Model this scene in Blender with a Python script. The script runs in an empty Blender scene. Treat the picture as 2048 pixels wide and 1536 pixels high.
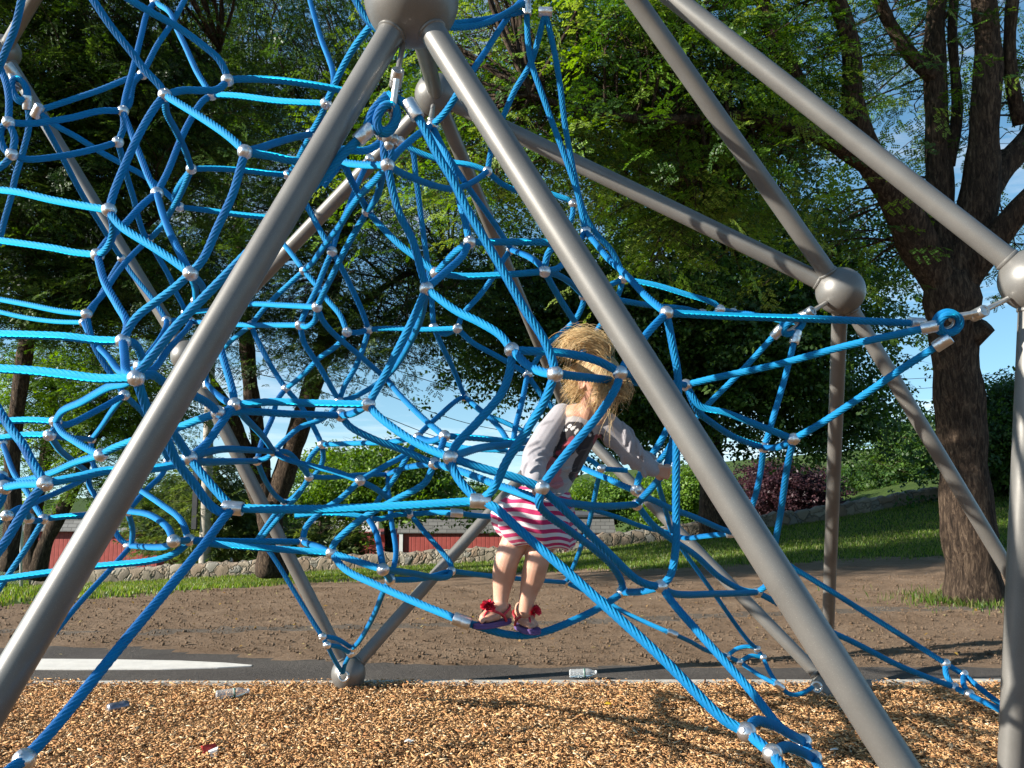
import bpy, bmesh, math, random
import numpy as np
from mathutils import Vector, Matrix, noise as mnoise

random.seed(11)
RNG = np.random.default_rng(11)
scene = bpy.context.scene
COL = scene.collection
PI = math.pi

# ------------------------------------------------------------------ camera model
FPX = 1704.0                       # focal length in photo pixels (2048 wide)
CAM_H = 1.40
PITCH = math.atan((960.0 - 768.0) / FPX)
CAM = np.array([0.0, 0.0, CAM_H])
FWD = np.array([0.0, math.cos(PITCH), math.sin(PITCH)])
UPV = np.array([0.0, -math.sin(PITCH), math.cos(PITCH)])
RGT = np.array([1.0, 0.0, 0.0])
BALL = 0.050                       # real diameter of a rope connector ball


def W(px, py, d):
    """Point seen at photo pixel (px, py), d metres in front of the camera."""
    return CAM + d * (FWD + (px - 1024.0) / FPX * RGT + (768.0 - py) / FPX * UPV)


def proj(P):
    P = np.asarray(P) - CAM
    z = P @ FWD
    return 1024 + FPX * (P @ RGT) / z, 768 - FPX * (P @ UPV) / z, z


# ------------------------------------------------------------------ object helpers
def link(o):
    COL.objects.link(o)
    return o


def mesh_np(name, verts, faces, mat=None, parent=None, smooth=True, attr=None, uv=None):
    """One mesh object from numpy verts (n,3) and a face list / (m,k) int array."""
    me = bpy.data.meshes.new(name)
    verts = np.asarray(verts, dtype=np.float32)
    if isinstance(faces, np.ndarray) and faces.ndim == 2:
        m, k = faces.shape
        me.vertices.add(len(verts))
        me.vertices.foreach_set('co', verts.ravel())
        me.loops.add(m * k)
        me.loops.foreach_set('vertex_index', faces.astype(np.int32).ravel())
        me.polygons.add(m)
        me.polygons.foreach_set('loop_start', np.arange(0, m * k, k, dtype=np.int32))
        me.update(calc_edges=True)
    else:
        me.from_pydata([tuple(v) for v in verts.tolist()], [], [tuple(f) for f in faces])
    if smooth:
        me.polygons.foreach_set('use_smooth', np.ones(len(me.polygons), dtype=bool))
    if attr:
        for an, (dom, typ, data) in attr.items():
            a = me.attributes.new(an, typ, dom)
            key = 'color' if typ == 'FLOAT_COLOR' else 'value'
            a.data.foreach_set(key, np.asarray(data, dtype=np.float32).ravel())
    if uv is not None:
        ul = me.uv_layers.new(name='lay')
        ul.data.foreach_set('uv', np.asarray(uv, dtype=np.float32).ravel())
    me.update()
    o = bpy.data.objects.new(name, me)
    if mat is not None:
        me.materials.append(mat)
    link(o)
    if parent is not None:
        o.parent = parent
        o.matrix_parent_inverse = Matrix.Translation(-Vector(parent.location))
    return o


def empty(name, loc=(0, 0, 0)):
    o = bpy.data.objects.new(name, None)
    o.empty_display_size = 0.2
    o.location = loc
    return link(o)


def tag(o, label=None, cat=None, group=None, kind=None):
    if label: o['label'] = label
    if cat: o['category'] = cat
    if group: o['group'] = group
    if kind: o['kind'] = kind
    return o


class MB:
    """Collects pieces of geometry for ONE mesh."""
    def __init__(s):
        s.v, s.f, s.n = [], [], 0

    def add(s, v, f):
        v = np.asarray(v, dtype=float)
        s.v.append(v)
        s.f += [tuple(int(i) + s.n for i in q) for q in f]
        s.n += len(v)
        return s

    def build(s, name, mat=None, parent=None, smooth=True, autosmooth=None):
        o = mesh_np(name, np.vstack(s.v), s.f, mat, parent, smooth)
        if autosmooth is not None:
            shade_auto(o, autosmooth)
        return o


def shade_auto(o, deg):
    me = o.data
    bm = bmesh.new(); bm.from_mesh(me)
    lim = math.radians(deg)
    for e in bm.edges:
        if len(e.link_faces) == 2:
            e.smooth = e.calc_face_angle(0) < lim
    bm.to_mesh(me); bm.free()


def frames(P):
    """Parallel transport frames along polyline P (n,3)."""
    P = np.asarray(P, dtype=float)
    T = np.gradient(P, axis=0)
    T /= np.linalg.norm(T, axis=1)[:, None] + 1e-12
    up = np.array([0, 0, 1.0]) if abs(T[0, 2]) < 0.9 else np.array([1.0, 0, 0])
    n = np.cross(T[0], up); n /= np.linalg.norm(n)
    N = [n]
    for i in range(1, len(P)):
        n = N[-1] - T[i] * (N[-1] @ T[i])
        n /= np.linalg.norm(n) + 1e-12
        N.append(n)
    N = np.array(N)
    return T, N, np.cross(T, N)


def catmull(P, step):
    P = [np.asarray(p, dtype=float) for p in P]
    if len(P) == 2:
        n = max(2, int(np.linalg.norm(P[1] - P[0]) / step) + 1)
        return np.array([P[0] + (P[1] - P[0]) * t for t in np.linspace(0, 1, n)])
    Q = [2 * P[0] - P[1]] + P + [2 * P[-1] - P[-2]]
    out = []
    for i in range(1, len(Q) - 2):
        p0, p1, p2, p3 = Q[i - 1], Q[i], Q[i + 1], Q[i + 2]
        # centripetal parametrisation keeps uneven spacing free of overshoot
        t0 = 0.0
        t1 = t0 + max(1e-6, np.linalg.norm(p1 - p0)) ** 0.5
        t2 = t1 + max(1e-6, np.linalg.norm(p2 - p1)) ** 0.5
        t3 = t2 + max(1e-6, np.linalg.norm(p3 - p2)) ** 0.5
        n = max(2, int(np.linalg.norm(p2 - p1) / step) + 1)
        for t in np.linspace(t1, t2, n, endpoint=False):
            a1 = (t1 - t) / (t1 - t0) * p0 + (t - t0) / (t1 - t0) * p1
            a2 = (t2 - t) / (t2 - t1) * p1 + (t - t1) / (t2 - t1) * p2
            a3 = (t3 - t) / (t3 - t2) * p2 + (t - t2) / (t3 - t2) * p3
            b1 = (t2 - t) / (t2 - t0) * a1 + (t - t0) / (t2 - t0) * a2
            b2 = (t3 - t) / (t3 - t1) * a2 + (t - t1) / (t3 - t1) * a3
            out.append((t2 - t) / (t2 - t1) * b1 + (t - t1) / (t2 - t1) * b2)
    out.append(P[-1])
    return np.array(out)


def tube(P, R, k=10, caps=True, prof=None, twist=None):
    """Closed tube along P with radius R (scalar or per point). prof: k radial factors; twist: metres per turn."""
    P = np.asarray(P, dtype=float)
    n = len(P)
    R = np.full(n, float(R)) if np.isscalar(R) else np.asarray(R, dtype=float)
    T, N, B = frames(P)
    a = np.arange(k) / k * 2 * PI
    pr = np.ones(k) if prof is None else np.asarray(prof)
    s = np.concatenate([[0], np.cumsum(np.linalg.norm(np.diff(P, axis=0), axis=1))])
    ph = np.zeros(n) if twist is None else s / twist * 2 * PI
    A = a[None, :] + ph[:, None]
    V = P[:, None, :] + (R[:, None] * pr[None, :])[:, :, None] * (np.cos(A)[:, :, None] * N[:, None, :] + np.sin(A)[:, :, None] * B[:, None, :])
    V = V.reshape(-1, 3)
    i = np.arange(n - 1)[:, None]; j = np.arange(k)[None, :]
    F = np.stack([i * k + j, i * k + (j + 1) % k, (i + 1) * k + (j + 1) % k, (i + 1) * k + j], axis=-1).reshape(-1, 4)
    F = [tuple(q) for q in F.tolist()] if caps else F
    if caps:
        F.append(tuple(reversed(range(k))))
        F.append(tuple((n - 1) * k + q for q in range(k)))
    return V, F


def lathe(profile, k=24, origin=(0, 0, 0), axis=(0, 0, 1)):
    """Surface of revolution; profile = [(r, h)...] along axis from origin."""
    ax = Vector(axis).normalized()
    q = Vector((0, 0, 1)).rotation_difference(ax).to_matrix()
    V, F = [], []
    for (r, h) in profile:
        for j in range(k):
            t = 2 * PI * j / k
            V.append(tuple(q @ Vector((r * math.cos(t), r * math.sin(t), h)) + Vector(origin)))
    n = len(profile)
    for i in range(n - 1):
        for j in range(k):
            F.append((i * k + j, i * k + (j + 1) % k, (i + 1) * k + (j + 1) % k, (i + 1) * k + j))
    F.append(tuple(reversed(range(k))))
    F.append(tuple((n - 1) * k + j for j in range(k)))
    return V, F


def ball(c, r, nu=20, nv=12, axis=(0, 0, 1)):
    pr = [(max(1e-4, r * math.sin(PI * i / nv)), -r * math.cos(PI * i / nv)) for i in range(nv + 1)]
    return lathe(pr, nu, c, axis)


def box(c, s, rot=0.0):
    cx, cy, cz = c; x, y, z = s[0] / 2, s[1] / 2, s[2] / 2
    ca, sa = math.cos(rot), math.sin(rot)
    V = [(cx + a * x * ca - b * y * sa, cy + a * x * sa + b * y * ca, cz + e * z)
         for e in (-1, 1) for (a, b) in ((-1, -1), (1, -1), (1, 1), (-1, 1))]
    F = [(3, 2, 1, 0), (4, 5, 6, 7), (0, 1, 5, 4), (1, 2, 6, 5), (2, 3, 7, 6), (3, 0, 4, 7)]
    return V, F


# ------------------------------------------------------------------ materials
def mat_new(name):
    m = bpy.data.materials.new(name)
    m.use_nodes = True
    nt = m.node_tree
    b = nt.nodes['Principled BSDF']
    return m, nt, b


def nd(nt, typ, **kw):
    n = nt.nodes.new(typ)
    for k, v in kw.items():
        if k.startswith('i_'):
            key = k[2:]
            n.inputs[int(key) if key.isdigit() else key.replace('_', ' ')].default_value = v
        else:
            setattr(n, k, v)
    return n


def ramp(nt, stops, interp='LINEAR'):
    r = nt.nodes.new('ShaderNodeValToRGB')
    r.color_ramp.interpolation = interp
    e = r.color_ramp.elements
    while len(e) < len(stops): e.new(0.5)
    for i, (p, c) in enumerate(stops):
        e[i].position = p
        e[i].color = (*c, 1.0) if len(c) == 3 else c
    return r


def simple(name, col, rough=0.5, metal=0.0, spec=0.5, var=0.0, scale=30.0, bump=0.0, bscale=200.0, coat=0.0):
    """Principled material with a little colour variation and fine bump from noise."""
    m, nt, b = mat_new(name)
    L = nt.links
    tc = nd(nt, 'ShaderNodeTexCoord')
    b.inputs['Roughness'].default_value = rough
    b.inputs['Metallic'].default_value = metal
    b.inputs['Specular IOR Level'].default_value = spec
    b.inputs['Coat Weight'].default_value = coat
    if var > 0:
        nz = nd(nt, 'ShaderNodeTexNoise', i_Scale=scale, i_Detail=5.0, i_Roughness=0.6)
        L.new(tc.outputs['Object'], nz.inputs['Vector'])
        lo = tuple(max(0, c * (1 - var)) for c in col); hi = tuple(min(1, c * (1 + var)) for c in col)
        r = ramp(nt, [(0.3, lo), (0.7, hi)])
        L.new(nz.outputs['Fac'], r.inputs['Fac'])
        L.new(r.outputs['Color'], b.inputs['Base Color'])
    else:
        b.inputs['Base Color'].default_value = (*col, 1)
    if bump > 0:
        n2 = nd(nt, 'ShaderNodeTexNoise', i_Scale=bscale, i_Detail=4.0)
        L.new(tc.outputs['Object'], n2.inputs['Vector'])
        bp = nd(nt, 'ShaderNodeBump', i_Strength=bump, i_Distance=0.01)
        L.new(n2.outputs['Fac'], bp.inputs['Height'])
        L.new(bp.outputs['Normal'], b.inputs['Normal'])
    return m


M = {}


def rope_mat():
    """Braided nylon: dull blue body plus a sheen that follows the fibres of each strand."""
    m, nt, b = mat_new('blue_rope')
    L = nt.links
    tc = nd(nt, 'ShaderNodeTexCoord')
    nz = nd(nt, 'ShaderNodeTexNoise', i_Scale=20.0, i_Detail=5.0)
    L.new(tc.outputs['Object'], nz.inputs['Vector'])
    r = ramp(nt, [(0.3, (0.001, 0.095, 0.34)), (0.7, (0.002, 0.135, 0.42))])
    L.new(nz.outputs['Fac'], r.inputs['Fac'])
    L.new(r.outputs['Color'], b.inputs['Base Color'])
    b.inputs['Roughness'].default_value = 0.6
    b.inputs['Specular IOR Level'].default_value = 0.3
    n2 = nd(nt, 'ShaderNodeTexNoise', i_Scale=650.0, i_Detail=3.0)
    L.new(tc.outputs['Object'], n2.inputs['Vector'])
    bp = nd(nt, 'ShaderNodeBump', i_Strength=0.4, i_Distance=0.01)
    L.new(n2.outputs['Fac'], bp.inputs['Height'])
    L.new(bp.outputs['Normal'], b.inputs['Normal'])
    tg = nd(nt, 'ShaderNodeTangent', direction_type='UV_MAP', uv_map='lay')
    gl = nd(nt, 'ShaderNodeBsdfHair', component='Reflection')
    gl.inputs['RoughnessU'].default_value = 0.42; gl.inputs['RoughnessV'].default_value = 1.0
    gl.inputs['Color'].default_value = (0.012, 0.50, 0.78, 1)
    L.new(tg.outputs['Tangent'], gl.inputs['Tangent'])
    mx = nd(nt, 'ShaderNodeMixShader', i_0=0.38)
    L.new(b.outputs['BSDF'], mx.inputs[1]); L.new(gl.outputs['BSDF'], mx.inputs[2])
    L.new(mx.outputs['Shader'], nt.nodes['Material Output'].inputs['Surface'])
    return m


def rope_uv(n, k, step=0.0085):
    """UVs of a tube of n rings, k sides: U runs along the strands."""
    i = np.arange(n - 1)[:, None] + np.zeros((1, k)); j = np.arange(k)[None, :] + np.zeros((n - 1, 1))
    u = np.stack([i, i, i + 1, i + 1], -1) * step * 4
    v = np.stack([j, j + 1, j + 1, j], -1) / k
    return np.stack([u, v], -1).reshape(-1, 2)


M['rope'] = rope_mat()
M['alu'] = simple('cast_aluminium', (0.74, 0.73, 0.73), rough=0.30, metal=0.95, var=0.12, scale=60, bump=0.12, bscale=160)
M['zinc'] = simple('galvanised_steel', (0.55, 0.54, 0.52), rough=0.33, metal=0.9, var=0.16, scale=80, bump=0.08, bscale=120)


def paint_mat():
    m, nt, b = mat_new('grey_beige_paint')
    L = nt.links
    tc = nd(nt, 'ShaderNodeTexCoord')
    nz = nd(nt, 'ShaderNodeTexNoise', i_Scale=6.0, i_Detail=4.0)
    L.new(tc.outputs['Object'], nz.inputs['Vector'])
    r = ramp(nt, [(0.3, (0.150, 0.142, 0.130)), (0.7, (0.192, 0.183, 0.168))])
    L.new(nz.outputs['Fac'], r.inputs['Fac'])
    # sparse metallic flecks
    vo = nd(nt, 'ShaderNodeTexNoise', i_Scale=900.0, i_Detail=1.0)
    L.new(tc.outputs['Object'], vo.inputs['Vector'])
    r2 = ramp(nt, [(0.68, (0, 0, 0)), (0.76, (1, 1, 1))])
    L.new(vo.outputs['Fac'], r2.inputs['Fac'])
    mx = nd(nt, 'ShaderNodeMix', data_type='RGBA')
    L.new(r2.outputs['Color'], mx.inputs['Factor'])
    L.new(r.outputs['Color'], mx.inputs[6])
    mx.inputs[7].default_value = (0.42, 0.40, 0.37, 1)
    L.new(mx.outputs[2], b.inputs['Base Color'])
    b.inputs['Roughness'].default_value = 0.42
    b.inputs['Metallic'].default_value = 0.35
    b.inputs['Specular IOR Level'].default_value = 0.45
    b.inputs['Coat Weight'].default_value = 0.12
    b.inputs['Coat Roughness'].default_value = 0.25
    bp = nd(nt, 'ShaderNodeBump', i_Strength=0.06, i_Distance=0.004)
    L.new(vo.outputs['Fac'], bp.inputs['Height'])
    L.new(bp.outputs['Normal'], b.inputs['Normal'])
    return m


M['paint'] = paint_mat()


def leaf_mat(name, trans=0.42, rough=0.45, spec=0.4):
    """Foliage: colour comes from a per-leaf random attribute, some light passes through."""
    m, nt, b = mat_new(name)
    L = nt.links
    at = nd(nt, 'ShaderNodeAttribute', attribute_name='leafcol')
    L.new(at.outputs['Color'], b.inputs['Base Color'])
    b.inputs['Roughness'].default_value = rough
    b.inputs['Specular IOR Level'].default_value = spec
    tr = nd(nt, 'ShaderNodeBsdfTranslucent')
    hs = nd(nt, 'ShaderNodeHueSaturation', i_Hue=0.49, i_Saturation=1.15, i_Value=1.5)
    L.new(at.outputs['Color'], hs.inputs['Color'])
    L.new(hs.outputs['Color'], tr.inputs['Color'])
    mx = nd(nt, 'ShaderNodeMixShader', i_0=trans)
    L.new(b.outputs['BSDF'], mx.inputs[1]); L.new(tr.outputs['BSDF'], mx.inputs[2])
    L.new(mx.outputs['Shader'], nt.nodes['Material Output'].inputs['Surface'])
    return m


M['leaf'] = leaf_mat('leaf')


def bark_mat():
    m, nt, b = mat_new('bark')
    L = nt.links
    tc = nd(nt, 'ShaderNodeTexCoord')
    mp = nd(nt, 'ShaderNodeMapping'); mp.inputs['Scale'].default_value = (13, 13, 3.2)
    L.new(tc.outputs['Object'], mp.inputs['Vector'])
    nz = nd(nt, 'ShaderNodeTexNoise', i_Scale=2.0, i_Detail=8.0, i_Roughness=0.72, i_Distortion=0.8)
    L.new(mp.outputs['Vector'], nz.inputs['Vector'])
    r = ramp(nt, [(0.33, (0.014, 0.010, 0.008)), (0.50, (0.060, 0.041, 0.029)), (0.68, (0.185, 0.130, 0.088))])
    L.new(nz.outputs['Fac'], r.inputs['Fac'])
    L.new(r.outputs['Color'], b.inputs['Base Color'])
    b.inputs['Roughness'].default_value = 0.9
    b.inputs['Specular IOR Level'].default_value = 0.15
    bp = nd(nt, 'ShaderNodeBump', i_Strength=1.0, i_Distance=0.07)
    L.new(nz.outputs['Fac'], bp.inputs['Height'])
    L.new(bp.outputs['Normal'], b.inputs['Normal'])
    return m


M['bark'] = bark_mat()

# ================================================================== the climbing net
# nodes: name x,y,d  (photo pixels; d = apparent diameter of the 50 mm connector ball -> distance)
NODES = """
n1 330,190,27.5|n2 455,160,26|n3 423,190,23|n4 285,149,21|n5 246,222,23|n6 236,284,23|n7 17,245,25|n8 24,309,25
n10 490,304,30.5|n11 383,338,22|n12 314,386,25|n13 218,420,29|n14 359,414,20.5|n15 297,479,20|n16 195,510,27|n17 244,517,18
n18 652,207,24|n19 622,268,23|n20 576,350,21|n21 664,503,21.5|n22 310,4,20|n23 775,330,29|n25 975,342,21|n26 735,422,24
n27 939,484,27|n28 1022,499,20|n30 864,251,25|n31 1146,407,19|n32 1171,463,22|n33 739,318,20|n34 800,283,21
n35 381,547,31|n36 246,682,31|n37 272,756,35|n38 281,733,29|n39 173,628,22|n40 167,645,18|n41 391,601,19|n42 371,625,18|n43 333,641,18.5|n44 383,643,18
n45 249,790,22|n46 111,843,25|n47 99,870,25|n48 183,879,18|n49 202,910,28|n50 91,967,33|n51 8,975,31|n52 5,886,19|n53 3,953,24
n54 436,825,29.5|n55 470,809,29|n56 572,777,19|n57 547,903,20.5|n58 514,922,20|n59 644,889,19|n60 618,954,19|n61 682,831,26|n62 678,802,20
n63 600,650,21|n64 634,614,22|n65 502,650,19|n66 608,541,19.5|n69 379,915,31|n71 336,922,19|n72 181,948,18|n75 570,1006,17.5
n76 853,577,29|n77 872,546,25|n78 737,659,20|n79 694,664,20.5|n80 867,654,20|n81 915,657,20.5|n82 771,755,19.5|n83 737,809,29
n85 929,793,18.5|n86 889,872,24.5|n87 901,915,32|n88 868,927,25.5|n89 836,875,21|n90 720,961,22|n91 776,949,17|n92 1024,700,31.5|n93 1110,748,34
n94 1055,748,20|n95 1089,543,25|n96 1168,592,21|n98 1246,558,20.5|n99 1333,626,29|n100 1240,746,31|n101 1026,900,22|n102 1084,975,32
n103 1202,937,19|n104 1272,980,24|n105 1274,1009,24.5|n106 1315,927,21|n107 1587,878,25.5|n108 1527,895,22.5|n109 1440,619,21|n110 1466,625,19|n111 1404,627,20|n112 1372,770,25
n113 48,1520,46|n114 14,1031,24|n115 58,1037,22|n116 88,1038,21.5|n117 347,1082,27|n118 378,1080,25|n120 605,1084,22.5|n121 663,1106,25
n122 255,1022,21|n123 645,1273,17|n124 654,1290,17|n126 821,1028,19.5|n127 735,1035,20|n129 766,1139,26|n130 780,1160,22|n131 902,1142,20|n132 705,1297,16.5|n133 701,1307,16.5
n134 1132,1165,16|n135 1245,1184,26|n136 1322,1173,29|n139 1514,1185,22|n141 1493,1464,39.5|n142 1545,1508,41|n143 1608,1484,33|n144 1628,1517,34
n145 1514,1298,15.5|n146 1526,1315,15.5|n147 1454,1312,15.5|n148 1480,1324,15.5|n150 1891,1327,20|n151 1927,1349,20|n152 1908,1375,20.5|n153 1939,1389,21
n160 1343,1066,17|n161 430,632,18
"""
# ferrules (aluminium sleeves): x,y,d
FERR = """
fA 729,268,33|fB 826,219,33|fC 1053,17,22|fD 1091,24,22|fE 961,1002,33|fF 466,1016,32|fG 413,766,16.5|fH 913,1026,20|fI 262,1092,19
fJ 924,1242,29|fK 1344,1267,17|fL 1466,1066,21|fM 1558,1372,16|fN 1555,664,22|fO 1591,674,22|fP 1833,647,27|fQ 1861,654,28|fR 1885,685,28|fS 55,205,22|fT 75,222,22
"""
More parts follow.
